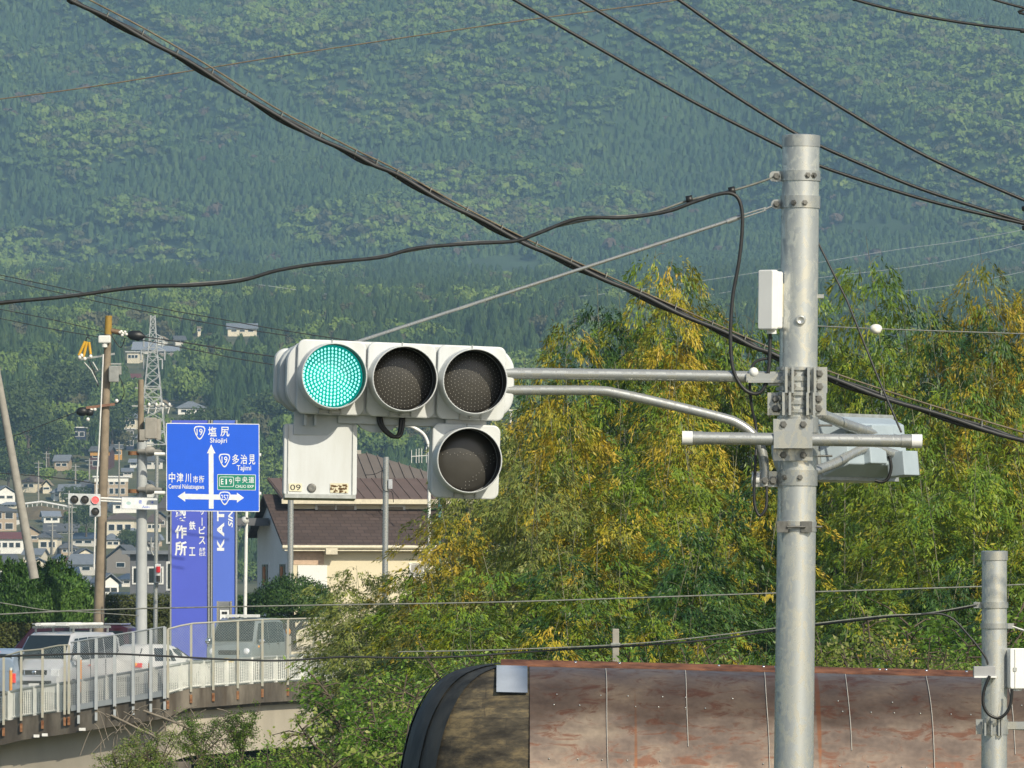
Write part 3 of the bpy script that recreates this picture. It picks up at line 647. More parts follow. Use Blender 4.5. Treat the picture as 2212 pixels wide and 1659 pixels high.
# arms to the right carrying the other traffic light
def P1(x, y, dd): return at(x, y, D0 + dd)
b = MB(); b.tube(spline([P1(1770, 893, .05), P1(1830, 918, .25), P1(1900, 940, .5), P1(1966, 958, .75)], 5), 12 / S0, 16); b.build('side_arm', m_galv2, pole)
b = MB(); b.tube(spline([P1(1745, 1022, .05), P1(1800, 1002, .2), P1(1850, 975, .36), P1(1885, 966, .44), P1(1925, 979, .55), P1(1966, 991, .68)], 5), 10.5 / S0, 16); b.build('side_arm', m_galv2, pole)

# ---------------------------------------------------------------- traffic light facing the camera
m_sigbox = M('signal_housing_paint', (0.61, 0.64, 0.655), 0.38, 0, 0.02, 5, col2=(.53, .55, .545), sc=(2.5, 2.5, .5))
m_sigback = M('signal_back_shell', (0.42, 0.46, 0.48), 0.5, 0, 0.06, 10)
m_lensdark = M('smoked_lens', (0.045, 0.043, 0.038), 0.32, 0, 0.1, 20)
m_visin = M('visor_inside', (0.045, 0.045, 0.043), 0.6, 0, 0.1, 20)
m_ledoff = M('unlit_led_glint', (0.55, 0.54, 0.5), 0.3)  # pale colour paints the small glints on the unlit LEDs
m_green = M('green_lens', (0.0, 0.20, 0.17), 0.25, 0, 0.05, 30, emit=(0.0, 0.42, 0.36), es=0.55)
m_ledon = M('lit_green_led', (0.2, 0.8, 0.7), 0.3, emit=(0.42, 1.0, 0.88), es=1.2)
TL = P0(866, 820, -.10); rotTL = Matrix.Rotation(R(8), 3, 'Z') @ Matrix.Rotation(R(2.0), 3, 'Y')
tl = thing('traffic_light', 'white traffic light with glowing green lamp and an arrow lamp below its right end', 'traffic light', TL, rotTL)
UX = .338
b = MB(); b.prism(rrect(1.10, .352, .12, 10, .0, 0), (0, .085, 0), (1, 0, 0), (0, 0, 1), (0, -.075, 0)); b.build('housing', m_sigbox, tl, local=True, bevel=.012)
b = MB(); b.prism(rrect(1.10, .33, .12, 8, 0, -.01), (-.03, .20, 0), (1, 0, 0), (0, 0, 1), (0, -.115, 0)); b.build('back_shell', m_sigback, tl, local=True, bevel=.02)
b = MB(); b.prism(rrect(.336, .352, .05, 6, UX - .014, -.377), (0, .08, 0), (1, 0, 0), (0, 0, 1), (0, -.07, 0)); b.box((UX - .014, .04, -.19), (.2, .05, .05)); b.build('arrow_housing', m_sigbox, tl, local=True, bevel=.01)
def unit_(cx, cz, lit=False, dots=1.0, arrow=False):
    f = MB(); f.prism(rrect(.329, .356, .036, 5, cx, cz - .003), (0, .006, 0), (1, 0, 0), (0, 0, 1), (0, -.022, 0)); dr = f.build('lamp_door', m_sigbox, tl, local=True, bevel=.007)
    k = MB()
    for s in (-1, 1): k.box((cx + s * .052, -.021, cz - .168), (.006, .012, .026))
    k.box((cx, -.020, cz - .178), (.10, .008, .008)); k.tube([(cx, -.018, cz - .168), (cx, -.034, cz - .168)], .007, 8); k.box((cx, -.019, cz + .171), (.004, .006, .016)); k.build('latch', m_steel, dr, local=True)
    v = MB(); o = (cx, -.014, cz)
    v.lathe([(.163, 0), (.160, .012), (.157, .145), (.1535, .148), (.151, .146)], o, (0, -1, 0), 48)
    v.lathe([(.151, .146), (.153, .004)], o, (0, -1, 0), 48, m=1)
    v.build('visor', [m_sigbox, m_visin], dr, local=True, sharp=40)
    L = MB(); L.lathe([(.1525, 0), (.148, .006)] + [(.148 * math.cos(R(a)), .006 + .028 * math.sin(R(a))) for a in (15, 30, 45, 60, 75, 89.9)], (cx, -.0145, cz), (0, -1, 0), 48)
    ln = L.build('lens', m_green if lit else m_lensdark, tl, local=True)
    e = MB()
    for q in range(0, 9):
        nn = max(1, 6 * q)
        for j in range(nn):
            a = 2 * math.pi * j / nn + math.pi / 2; rr = q * .0168; 
            if rr > .142: continue
            if arrow and not (abs(rr * math.sin(a) - .03) < .012 or abs(rr * math.sin(a) + rr * math.cos(a) * -1.0 + .12) < .02): continue
            y = -.0145 - (.006 + .028 * math.sqrt(max(0, 1 - (rr / .148) ** 2))) - .001; r0 = .0062 if lit else .0021
            cxx, czz = cx + rr * math.cos(a), cz + rr * math.sin(a)
            e.add([(cxx + r0 * (.8 if lit else .7) * math.cos(R(t)), y - .0015, czz + r0 * 1.15 * math.sin(R(t))) for t in range(0, 360, 60)] + [(cxx, y - .004, czz)], [(i, (i + 1) % 6, 6) for i in range(6)])
    e.build('led_array', m_ledon if lit else m_ledoff, ln, local=True)
unit_(-UX, 0, True); unit_(0, 0); unit_(UX, 0); unit_(UX - .014, -.377, arrow=True)
b = MB(); b.box((-.35, .07, -.225), (.30, .02, .11)); b.box((-.45, .05, -.205), (.012, .05, .06)); b.box((-.40, .05, -.205), (.012, .05, .06)); b.build('hanger', m_sigback, tl, local=True)
b = MB(); b.box((.02, .10, -.195), (.62, .12, .045)); b.prism([(-.23, -.19), (.02, -.19), (-.02, -.235), (-.06, -.255), (-.13, -.255), (-.17, -.24)], (0, .06, 0), (1, 0, 0), (0, 0, 1), (0, .03, 0)); b.build('arm_saddle', m_sigback, tl, local=True)
b = MB()
for dx in (0, .012): b.tube(spline([(-.10 + dx, .03, -.18), (-.085 + dx, .02, -.23), (-.035 + dx, .02, -.272), (.0 + dx, .02, -.262), (.012 + dx, .03, -.18)], 6), .009, 8)
b.build('cable_loop', m_black, tl, local=True)
b = MB(); b.prism(rrect(.12, .27, .058, 6, -.535, .0), (0, .20, 0), (1, 0, 0), (0, 0, 1), (0, -.05, 0)); b.build('end_bracket', m_sigbox, tl, local=True, bevel=.015)
# control box hanging under the green lamp
m_stick = M('cream_sticker', (0.62, 0.58, 0.42), 0.6); m_rusttxt = M('faded_brown_print', (0.14, 0.08, 0.03), 0.8)
BX = P0(692, 993, -.10); rotBX = Matrix.Rotation(R(5), 3, 'Z') @ Matrix.Rotation(R(0.8), 3, 'Y') @ Matrix.Rotation(R(-4), 3, 'X')
bx = thing('control_box', 'white metal box marked 09 hanging below the green lamp', 'control box', BX, rotBX)
b = MB(); b.prism(rrect(.352, .342, .012, 3), (0, .10, 0), (1, 0, 0), (0, 0, 1), (0, -.10, 0)); b.build('case', m_sigbox, bx, local=True, bevel=.006)
b = MB()
for s in (-1, 1): b.box((s * .155, -.004, 0), (.003, .006, .332))
b.box((0, .04, -.178), (.34, .14, .018)); b.build('edge_trim', m_steel, bx, local=True)
b = MB(); b.prism(rrect(.062, .038, .004), (-.118, -.002, -.135), (1, 0, 0), (0, 0, 1), (0, -.002, 0)); s9 = b.build('number_sticker', m_stick, bx, local=True)
b = MB(); put_text(b, '09', -.118, -.135, .05, .027, Vector((0, 0, 0)), Vector((1, 0, 0)), Vector((0, 0, 1)), Vector((0, -1, 0)), .0052); b.build('number', m_dark, s9, local=True)
b = MB(); b.lathe([(.0215, 0), (.0215, .004), (.016, .005), (.0001, .003)], (-.040, -.001, -.137), (0, -1, 0), 24); b.build('plug', m_bolt, bx, local=True)
b = MB(); b.prism(rrect(.088, .046, .004), (.092, -.002, -.135), (1, 0, 0), (0, 0, 1), (0, -.002, 0)); s8 = b.build('worn_label', m_stick, bx, local=True)
b = MB(); random.seed(3)
for i in range(46):
    u = random.uniform(-.04, .036); w = random.choice((-.016, -.004, .010)) + random.uniform(-.004, .004); b.box((.092 + u, -.005, -.135 + w), (random.uniform(.004, .013), .001, random.uniform(.003, .009)))
b.build('faded_print', m_rusttxt, s8, local=True)
# white antenna box on the pole
AB = P0(1665, 648, -.06); ab = thing('antenna_box', 'tall white plastic antenna box clamped to the left of the near pole', 'antenna box', AB, Matrix.Rotation(R(-35), 3, 'Z') @ Matrix.Rotation(R(.7), 3, 'Y'))
b = MB(); b.prism(rrect(.086, .286, .01, 3), (0, .0, 0), (1, 0, 0), (0, 0, 1), (0, -.05, 0)); b.build('cover', m_whitep, ab, local=True, bevel=.006)
b = MB(); b.prism(rrect(.082, .275, .01, 3), (.0, .045, 0), (1, 0, 0), (0, 0, 1), (0, -.044, 0)); b.build('case', m_whitep, ab, local=True, bevel=.004)
b = MB()
for z in (-.1, .1): b.box((-.044, -.001, z), (.006, .02, .024))
b.build('clip', m_steel, ab, local=True)
b = MB(); b.box((.05, .06, 0), (.03, .03, .16)); b.build('mount', m_stick, ab, local=True)
b = MB(); b.tube([(.0, .01, -.14), (.0, .01, -.162)], .024, 14); b.build('gland', m_whitep, ab, local=True)
# side traffic light seen from behind, held by the two side arms
ST = at(1822, 970, 30.62); st = thing('traffic_light', 'second traffic light seen from behind, partly hidden by the near pole', 'traffic light', ST, Matrix.Rotation(R(-128), 3, 'Z') @ Matrix.Rotation(R(6), 3, 'X') )
m_shade = M('shade_blue_back_shell', (.36, .43, .48), .45, 0, .05, 10)  # bluish shade on the back of the light, put in as its colour
b = MB(); b.box((0, -.02, 0), (.66, .17, .31)); b.build('housing', m_sigbox, st, local=True, bevel=.02)
b = MB(); b.box((0, .072, 0), (.68, .016, .33)); b.build('flange', m_steel, st, local=True)
b = MB(); b.add([(x * a, y, z * c) for y, a, c in ((.08, .32, .15), (.20, .25, .10)) for x, z in ((-1, -1), (1, -1), (1, 1), (-1, 1))], [(0, 1, 2, 3), (7, 6, 5, 4), (0, 4, 5, 1), (1, 5, 6, 2), (2, 6, 7, 3), (3, 7, 4, 0)]); b.build('back_shell', m_shade, st, local=True, bevel=.006)
b = MB(); b.box((.0, .215, .06), (.18, .06, .06)); b.box((.05, .215, -.06), (.14, .05, .08)); b.build('mount', m_shade, st, local=True, bevel=.006)
b = MB(); b.box((-.15, .24, -.10), (.13, .10, .12)); b.build('terminal_box', m_shade, st, local=True, bevel=.004)
for x in (.17, -.17): b = MB(); b.lathe([(.13, 0), (.13, .12), (.125, .12), (.125, 0)], (x, -.10, 0), (0, -1, 0), 24); b.build('visor', m_sigbox, st, local=True)
b = MB(); b.tube(spline([at(1921, 985, 30.5), at(1925, 1010, 30.5), at(1918, 1034, 30.5), at(1905, 1041, 30.5), at(1890, 1038, 30.5)], 6), .008, 8); b.build('cable_loop', m_black, st)

# ---------------------------------------------------------------- wires
def wire(name, label, pts, d, px, mat, cat='cable', group=None, n=10, dd=None):
    if abs(pts[-1][0]) > 2200: pts = pts + [(pts[-1][0] + 1200, 2 * pts[-1][1] - pts[-2][1] + (pts[-1][1] - pts[-2][1]) * 3)]
    if pts[0][0] <= 0 or pts[0][1] < 0: pts = [(pts[0][0] + (pts[0][0] - pts[1][0]) * 9, pts[0][1] + (pts[0][1] - pts[1][1]) * 9)] + list(pts)
    P = [at(x, y, (d if dd is None else np.interp(x, dd[0], dd[1]))) for x, y in pts]; S = spline(P, n)
    return tag(MB().tube(S, px / 2 / ppm(d), 6, cap=False).build(name, mat), label, cat, group)
# messenger wire and wavy cable from the left to the pole top
T = thing('span_cable', 'wavy black cable on a messenger wire, coming from the left to the pole top', 'cable', at(1600, 410, 30))
P = [(-60, 668), (0, 657), (200, 632), (400, 614), (520, 603), (640, 577), (750, 565), (880, 543), (1000, 524), (1120, 519), (1180, 495), (1300, 470), (1400, 462), (1490, 432), (1580, 412), (1640, 394), (1672, 382)]
MB().tube(spline([P0(x, y) for x, y in P], 6), 2.6 / S0, 8).build('messenger_wire', m_wire, T)
Q = [(-60, 664), (0, 654), (150, 640), (300, 620), (420, 616), (520, 606), (600, 584), (700, 568), (820, 556), (900, 536), (1020, 526), (1110, 521), (1160, 505), (1250, 472), (1350, 470), (1440, 457), (1500, 436), (1550, 420), (1580, 418), (1598, 435), (1604, 480), (1597, 560), (1583, 640), (1578, 720), (1582, 790), (1600, 832), (1625, 850), (1648, 842), (1660, 800), (1663, 750), (1664, 716)]
MB().tube(spline([P0(x, y, -.03) for x, y in Q], 6), 4.0 / S0, 8).build('cable', m_cable, T)
b = MB()
for x, y in ((1489, 431), (1581, 412)): b.lathe([(.0001, -.016), (.02, -.016), (.02, .016), (.0001, .016)], P0(x, y, -.01), (1, 0, .2), 10)
b.build('cable_tie', m_black, T)
MB().tube(spline([P0(1664, 770, -.02), P0(1660, 774, -.02), P0(1640, 778, -.02), P0(1626, 790, -.02), P0(1620, 830, -.02), P0(1624, 880, .02), P0(1634, 930, .04), P0(1632, 1000, -.03), P0(1629, 1080, -.03), P0(1640, 1114, -.03), P0(1655, 1095, -.03), P0(1656, 1050, -.02)], 6), 3.2 / S0, 8).build('drop_cable', m_cable, T)
# stay rod of the arm
T = thing('stay_rod', 'straight galvanised stay rod running from the light up to the pole', 'stay rod', P0(1600, 470))
MB().tube([P0(760, 742, .05), P0(1590, 472)], 3.8 / S0, 8).build('rod', m_galv2, T)
b = MB()
for s in (-3.5, 3.5): b.tube([P0(1590, 472 + s), P0(1655, 451 + s * .8)], 1.9 / S0, 6)
b.tube([P0(1650, 453), P0(1676, 442)], 2.4 / S0, 6); b.tube([P0(1570, 479), P0(1600, 468)], 5.5 / S0, 8); b.build('turnbuckle', m_galv2, T)
tag(MB().tube([P0(1765, 520, .09), P0(1830, 650, .02), P0(1895, 812, -.05), P0(1947, 934, -.14)], 2.3 / S0, 6).build('guy_wire', m_cable), 'dark guy wire from the pole down to the crossbar end', 'guy wire')
# bundled telephone cable with spiral hangers
T = thing('telephone_cable', 'thick dark bundled telephone cable with wire rings crossing the whole picture diagonally', 'cable', at(1000, 455, 33))
K = [(-900, -640), (60, -60), (155, 0), (300, 75), (450, 160), (600, 252), (760, 333), (850, 375), (1000, 457), (1150, 532), (1300, 600), (1450, 668), (1600, 735), (1680, 771), (1800, 820), (2000, 888), (2212, 952), (2330, 985), (3400, 1270)]
S = spline([at(x, y, 33) for x, y in K], 10); u33 = ppm(33)
for j, (ph, rr, am) in enumerate(((0, 5.2, 2.2), (2.1, 4.2, 3.0), (4.2, 3.6, 3.4))):
    MB().tube([p + Vector((0, .012 * (j - 1), (am * math.sin(i * .55 + ph) - (0, 3, -3)[j]) / u33)) for i, p in enumerate(S)], rr / u33, 7).build('cable', m_cable, T)
off = Vector((6 / u33, 0, 13 / u33))
MB().tube([p + off * (1 + .4 * math.cos(i / len(S) * 6)) for i, p in enumerate(S)], 2.0 / u33, 5).build('messenger_wire', m_rustwire, T)
g = MB()
for i in range(0, len(S), 5):
    p = S[i] + off * .3; d_ = (S[min(i + 1, len(S) - 1)] - S[max(i - 1, 0)]).normalized()
    g.tube([p + Vector((0, math.sin(a) * .022, 0)) + d_.cross(Vector((0, 1, 0))) * -math.cos(a) * .026 + d_ * a * .004 for a in [q * .6 for q in range(12)]], 1.3 / u33, 4)
build_parts(g, 'hanger_ring', m_wire, T)
gw = 'black power lines in the upper right'
wire('power_line', 'lowest of three black power lines passing behind the pole top', [(1040, -42), (1112, 0), (1300, 108), (1500, 221), (1690, 318), (1775, 360), (2000, 432), (2212, 483), (2330, 508)], 36, 8, m_black, group=gw)
wire('power_line', 'middle black power line meeting the top of the pole', [(1180, -45), (1253, 0), (1450, 118), (1600, 215), (1730, 294), (1850, 350), (2000, 412), (2212, 479), (2330, 512)], 36.3, 8, m_black, group=gw)
wire('power_line', 'upper black power line passing clear above the pole', [(1400, -46), (1467, 0), (1600, 93), (1800, 222), (2000, 337), (2212, 432), (2330, 478)], 36.6, 8, m_black, group=gw)
wire('power_line', 'black line sagging across the top right corner', [(1780, -30), (1850, 0), (1970, 30), (2100, 52), (2212, 65), (2330, 72)], 38, 7, m_black, group=gw)
wire('power_line', 'short black line cutting the extreme top right corner', [(2090, -22), (2150, 0), (2212, 17), (2330, 46)], 38, 6, m_black, group=gw)
wire('thin_wire', 'thin tan wire crossing the sky-high mountain at upper left', [(-60, 222), (0, 214), (200, 187), (430, 150), (700, 107), (1110, 47), (1400, 9), (1500, -6)], 60, 3, m_rustwire, 'wire')
T = thing('guy_line', 'thin line with a white egg insulator right of the pole', 'guy line', at(1892, 710, 34))
MB().tube(spline([at(1740, 703, 34), at(1890, 710, 34), at(2060, 716, 34), at(2330, 725, 34)], 8), 1.4 / ppm(34), 5).build('line', m_wire, T)
b = MB(); b.ico(at(1892, 710, 34), (.036, .03, .026)); b.ico(at(1893, 713.5, 34), (.028, .03, .022)); b.build('insulator', m_porc, T)
wire('thin_wire', 'thin grey wire running level across the lower part of the picture', [(-60, 1329), (0, 1327), (250, 1316), (700, 1307), (1100, 1300), (1680, 1281), (2120, 1267), (2330, 1259)], 45, 3.6, m_wire, 'wire')
wire('thin_wire', 'short thin wire dipping over the left hedge', [(-60, 1296), (0, 1302), (100, 1318), (180, 1322), (300, 1330)], 60, 2.4, m_wire, 'wire')
# ---------------------------------------------------------------- second pole (42 m)
D2 = 42.0; S2 = ppm(D2)
def P2(x, y, dd=0.0): return at(x, y, D2 + dd)
q0 = P2(2148, 1191); q1 = P2(2147, 2300); r2 = 28.2 / S2
pole2 = thing('signal_pole', 'second thinner galvanised pole at the right edge with boxes and a cable loop', 'signal pole', q1)
MB().tube([q1.lerp(q0, i / 20) for i in range(21)], [r2 * 1.03 - .0003 * i for i in range(21)], 32).build('shaft', m_galv, pole2, sharp=50)
MB().lathe([(.0001, .004), (r2 * .85, .004), (r2 + .003, 0), (r2 + .003, -.06), (r2, -.06)], q0, (0, 0, 1), 32).build('cap', m_galv2, pole2, sharp=40)
def band2(y, h): return MB().lathe([(r2, -h / 2), (r2 + .006, -h / 2), (r2 + .006, h / 2), (r2, h / 2)], P2(2148, y), (0, 0, 1), 32)
o = band2(1307, .04).build('clamp_band', m_galv2, pole2, sharp=40); b = MB(); b.box(P2(2113, 1307), (.06, .012, .04)); b.build('eye_plate', m_galv2, o)
o = band2(1352, .035).build('clamp_band', m_galv2, pole2, sharp=40); b = MB(); b.box(P2(2182, 1352), (.05, .012, .035)); b.tube([P2(2186, 1353), P2(2230, 1368)], .008, 6); b.build('eye_plate', m_galv2, o)
o = band2(1570, .10).build('clamp_band', m_galv2, pole2, sharp=40)
b = MB()
for x in (2128, 2142, 2158, 2164): b.box(P2(x, 1570, -r2 - .01), (.012, .04, .12))
b.box(P2(2116, 1570, -.04), (.05, .012, .10)); b.box(P2(2190, 1567), (.16, .04, .05)); b.tube([P2(2180, 1570), P2(2300, 1576)], .02, 10); b.build('plate', m_galv2, o)
j = thing('junction_box', 'grey junction box strapped to the left of the second pole', 'junction box', P2(2126, 1452, -.1))
MB().box(P2(2126, 1450, -.1), (.146, .06, .066)).build('case', M('grey_box', (.32, .33, .34), .5, .1, .05, 10), j, bevel=.004); MB().box(P2(2128, 1462, -.11), (.15, .07, .012)).build('lid', m_whitep, j)
a2 = thing('antenna_box', 'white antenna box cut by the right picture edge', 'antenna box', P2(2196, 1444, -.05), Matrix.Rotation(R(12), 3, 'Z'))
b = MB(); b.prism(rrect(.125, .27, .012, 3), (0, .05, 0), (1, 0, 0), (0, 0, 1), (0, -.11, 0)); b.build('case', m_whitep, a2, local=True, bevel=.006)
b = MB(); b.box((-.03, -.062, 0), (.003, .006, .262)); b.box((-.03, -.064, -.005), (.024, .006, .024)); b.build('clip', m_steel, a2, local=True)
b = MB(); b.tube([(0, 0, -.13), (0, 0, -.15)], .035, 12); b.build('gland', m_whitep, a2, local=True)
T = thing('span_cable', 'dark cable with a messenger wire rising from the left to the second pole', 'cable', P2(1700, 1358))
P = [(-80, 1422), (0, 1418), (200, 1412), (330, 1416), (480, 1424), (610, 1427), (740, 1419), (860, 1421), (1000, 1418), (1200, 1404), (1400, 1393), (1560, 1379), (1700, 1358), (1900, 1335), (2030, 1322), (2110, 1309)]
MB().tube(spline([P2(x, y) for x, y in P], 8), 2.2 / S2, 7).build('cable', m_cable, T)
MB().tube(spline([P2(x, y, -.02) for x, y in ((860, 1408), (1100, 1403), (1400, 1388), (1700, 1354), (1900, 1331), (2000, 1325), (2113, 1305))], 8), 1.6 / S2, 6).build('messenger_wire', m_wire, T)
MB().tube(spline([P2(x, y, -.12) for x, y in ((1990, 1327), (2030, 1326), (2060, 1338), (2090, 1370), (2115, 1400), (2130, 1422), (2134, 1436))], 6), 2.4 / S2, 7).build('drop_cable', m_cable, T)
MB().tube(spline([P2(x, y, -.16) for x, y in ((2138, 1460), (2126, 1490), (2124, 1520), (2135, 1542), (2155, 1551), (2172, 1542), (2183, 1520), (2186, 1488))], 6), 3.4 / S2, 8).build('cable_loop', m_black, T)

# ---------------------------------------------------------------- rusty barrel roof (70 m)
DT = 70.0; ST_ = ppm(DT)
prof = [(0, 0), (55, 1), (85, 3), (110, 6.5), (132, 11), (155, 18), (173, 27), (190, 40), (206, 57), (220, 78), (234, 103), (246, 132), (256, 166), (264, 200), (271, 240), (277, 290), (281, 340), (284, 400)]   # half profile: (out, down) px
prof = [(a / ST_, b / ST_) for a, b in prof]
RV = 2.05; prof2 = [(RV * math.sin(R(t)), RV * (1 - math.cos(R(t)))) for t in np.linspace(0, 92, len(prof))]     # front face: a plain barrel
def nd_map(t, s, a, b):
    m = nd(t, 'ShaderNodeMapRange'); m.inputs['From Min'].default_value = a; m.inputs['From Max'].default_value = b; t.links.new(s, m.inputs[0]); return m.outputs[0]
def rust():
    m, t, p = newmat('rusty_sheet_metal'); co = coords(t)
    n1 = nd(t, 'ShaderNodeTexNoise', Scale=1.1, Detail=3.0, Roughness=.5); t.links.new(coords(t, (1.3, 1, 2.6), (0, R(-24), 0)), n1.inputs[0])
    n2 = nd(t, 'ShaderNodeTexNoise', Scale=3.6, Detail=5.0, Roughness=.68, Distortion=.9); t.links.new(coords(t, (.8, 1, 2.4), (0, R(-32), 0)), n2.inputs[0])
    n3 = nd(t, 'ShaderNodeTexNoise', Scale=16, Detail=4.0); t.links.new(co, n3.inputs[0])
    base = ramp(t, n1.outputs[0], [(.3, (.20, .150, .118)), (.5, (.30, .228, .176)), (.7, (.44, .345, .25))])
    f = ramp(t, n2.outputs[0], [(.52, (0, 0, 0)), (.63, (.85, .85, .85))])
    mx = nd(t, 'ShaderNodeMix', data_type='RGBA'); t.links.new(f, mx.inputs[0]); t.links.new(base, mx.inputs[6])
    mx.inputs[7].default_value = (.20, .088, .052, 1)
    ml = nd(t, 'ShaderNodeMix', data_type='RGBA', blend_type='MULTIPLY'); ml.inputs[0].default_value = .5; t.links.new(mx.outputs[2], ml.inputs[6])
    t.links.new(ramp(t, n3.outputs[0], [(.3, (.7, .7, .7)), (.7, (1.2, 1.2, 1.2))]), ml.inputs[7])
    # rust runs: narrow vertical streaks hanging from certain seams
    w = nd(t, 'ShaderNodeTexNoise', Scale=1.0, Detail=2.0); t.links.new(coords(t, (5.5, 0, .16)), w.inputs[0])
    rf = ramp(t, w.outputs[0], [(.69, (0, 0, 0)), (.73, (1, 1, 1))])
    m3 = nd(t, 'ShaderNodeMix', data_type='RGBA'); sc = nd(t, 'ShaderNodeMath', operation='MULTIPLY'); sc.inputs[1].default_value = .7
    t.links.new(rf, sc.inputs[0]); t.links.new(sc.outputs[0], m3.inputs[0]); t.links.new(ml.outputs[2], m3.inputs[6]); m3.inputs[7].default_value = (.33, .13, .05, 1)
    # colour multiplied darker along the top, ending below in a ragged noise edge
    sx = t.nodes.new('ShaderNodeSeparateXYZ'); t.links.new(co, sx.inputs[0]); n4 = nd(t, 'ShaderNodeTexNoise', Scale=1.6, Detail=5.0, Distortion=.5); t.links.new(coords(t, (.6, 1, 1.6), (0, R(-20), 0)), n4.inputs[0])
    az = nd(t, 'ShaderNodeMath', operation='MULTIPLY_ADD'); az.inputs[1].default_value = .75; t.links.new(n4.outputs[0], az.inputs[0]); t.links.new(sx.outputs[2], az.inputs[2])
    dk = nd(t, 'ShaderNodeMix', data_type='RGBA', blend_type='MULTIPLY'); t.links.new(ramp(t, nd_map(t, az.outputs[0], 1.62, 2.02), [(0.2, (0,) * 3), (.75, (1,) * 3)]), dk.inputs[0]); t.links.new(m3.outputs[2], dk.inputs[6]); dk.inputs[7].default_value = (.55, .51, .48, 1)
    t.links.new(dk.outputs[2], p.inputs['Base Color']); p.inputs['Metallic'].default_value = .5
    t.links.new(ramp(t, n2.outputs[0], [(.42, (.30,) * 3), (.64, (.48,) * 3)]), p.inputs['Roughness'])
    bp = nd(t, 'ShaderNodeBump', Strength=.25, Distance=.03); t.links.new(n1.outputs[0], bp.inputs['Height']); t.links.new(bp.outputs[0], p.inputs['Normal'])
    return m
m_rust = rust()
m_rustcap = M('rusty_ridge', (.10, .035, .018), .8, .1, .3, 6, col2=(.24, .10, .05), sc=(.6, 1, 1))
def patchwork():
    m, t, p = newmat('weathered_board_patchwork'); br = nd(t, 'ShaderNodeTexBrick', Scale=1.0); br.offset = .37
    br.inputs['Color1'].default_value = (.062, .052, .036, 1); br.inputs['Color2'].default_value = (.095, .08, .055, 1); br.inputs['Mortar'].default_value = (.06, .05, .036, 1); br.squash = .6; br.squash_frequency = 3
    br.inputs['Mortar Size'].default_value = .008; br.inputs['Brick Width'].default_value = .62; br.inputs['Row Height'].default_value = .11
    nz = nd(t, 'ShaderNodeTexNoise', Scale=3.0, Detail=3.0); t.links.new(coords(t), nz.inputs[0])
    ad = nd(t, 'ShaderNodeVectorMath', operation='MULTIPLY_ADD'); ad.inputs[1].default_value = (.08, .08, .05); t.links.new(nz.outputs[1], ad.inputs[0]); t.links.new(coords(t, (1, 1, 1), (R(90), 0, 0)), ad.inputs[2]); t.links.new(ad.outputs[0], br.inputs[0])
    ml = nd(t, 'ShaderNodeMix', data_type='RGBA', blend_type='MULTIPLY'); ml.inputs[0].default_value = 1; t.links.new(br.outputs[0], ml.inputs[6]); n2 = nd(t, 'ShaderNodeTexNoise', Scale=3.0, Detail=6.0, Roughness=.7); t.links.new(coords(t, (.7, 1, 2)), n2.inputs[0])
    t.links.new(ramp(t, n2.outputs[0], [(.36, (.25, .24, .22)), (.5, (.8, .78, .7)), (.64, (2.2, 2.0, 1.45))]), ml.inputs[7]); t.links.new(ml.outputs[2], p.inputs['Base Color']); p.inputs['Roughness'].default_value = .85
    bp = nd(t, 'ShaderNodeBump', Strength=.6, Distance=.03); t.links.new(n2.outputs[0], bp.inputs['Height']); t.links.new(bp.outputs[0], p.inputs['Normal'])
    return m
m_patch = patchwork(); m_tarp = M('black_tar_sheet', (.012, .013, .012), .65, 0, .3, 5, col2=(.035, .036, .032), bump=.4, sc=(1, 1, .4))
ra = at(1140, 1434, DT); rb = at(3300, 1486, DT); rd = (rb - ra).normalized()
vault = thing('barrel_roof', 'long rounded barrel roof of rusty sheet metal with a dark domed left end', 'roof', at(1700, 1830, DT))
dn = Vector((0, 0, -1)); front = Vector((0, -1, 0))
CEN = Vector((0, prof[-1][0], 0))                # axis sits behind the front wall
def sheet(x0, x1, name, out=0.0, seg=2):
    b = MB(); L = [ra + rd * (x0 + (x1 - x0) * i / seg) for i in range(seg + 1)]; k = len(prof); vs = []
    for sgn in (1, -1):
        for p in L:
            for (a, d_), (a2, d2_) in zip(prof, prof2): vs.append(p + front * sgn * ((a2 if sgn > 0 else a) + out) + dn * ((d2_ if sgn > 0 else d_) - out * .6))
    fs = []
    for h in (0, 1):
        for i in range(seg):
            for j in range(k - 1):
                a0 = h * (seg + 1) * k + i * k + j; f = (a0, a0 + k, a0 + k + 1, a0 + 1); fs.append(f if h else f[::-1])
    b.add(vs, fs, True); return b.build(name, m_rust if name != 'dark_wall' else m_patch, vault)
pxm = 1 / ST_; seams = [1143, 1306, 1476, 1646, 1820, 1994, 2166, 2340, 2512, 2684, 2856]
for i in range(len(seams) - 1):
    lift = .004 * (i % 2); sheet((seams[i] - 1140) * pxm + .003, (seams[i + 1] - 1140) * pxm - .003 + .02, 'roof_sheet', .004 + lift)
b = MB()                                          # pale sealant lines along the seams
for i, sx in enumerate(seams[1:-1]):
    p = ra + rd * ((sx - 1140) * pxm + .006); pts = [p + front * (a + .016) + dn * (d_ - .012) + rd * .004 * math.sin(j * .7 + i) for j, (a, d_) in enumerate(prof2[2:16 if i % 2 == 0 else 11])]; b.tube(pts, .0045, 5)
b.build('seam', M('pale_sealant', (.42, .40, .36), .7), vault)
b = MB(); b.add([ra + rd * x + front * y + dn * z for x in (-.30, 9.0) for y, z in ((-.16, .03), (-.10, -.045), (.10, -.045), (.30, .012), (.30, .03))], [(0, 1, 6, 5), (1, 2, 7, 6), (2, 3, 8, 7), (3, 4, 9, 8), (4, 0, 5, 9), (0, 4, 3, 2, 1), (5, 6, 7, 8, 9)]); b.build('ridge_cap', m_rustcap, vault)
b = MB()
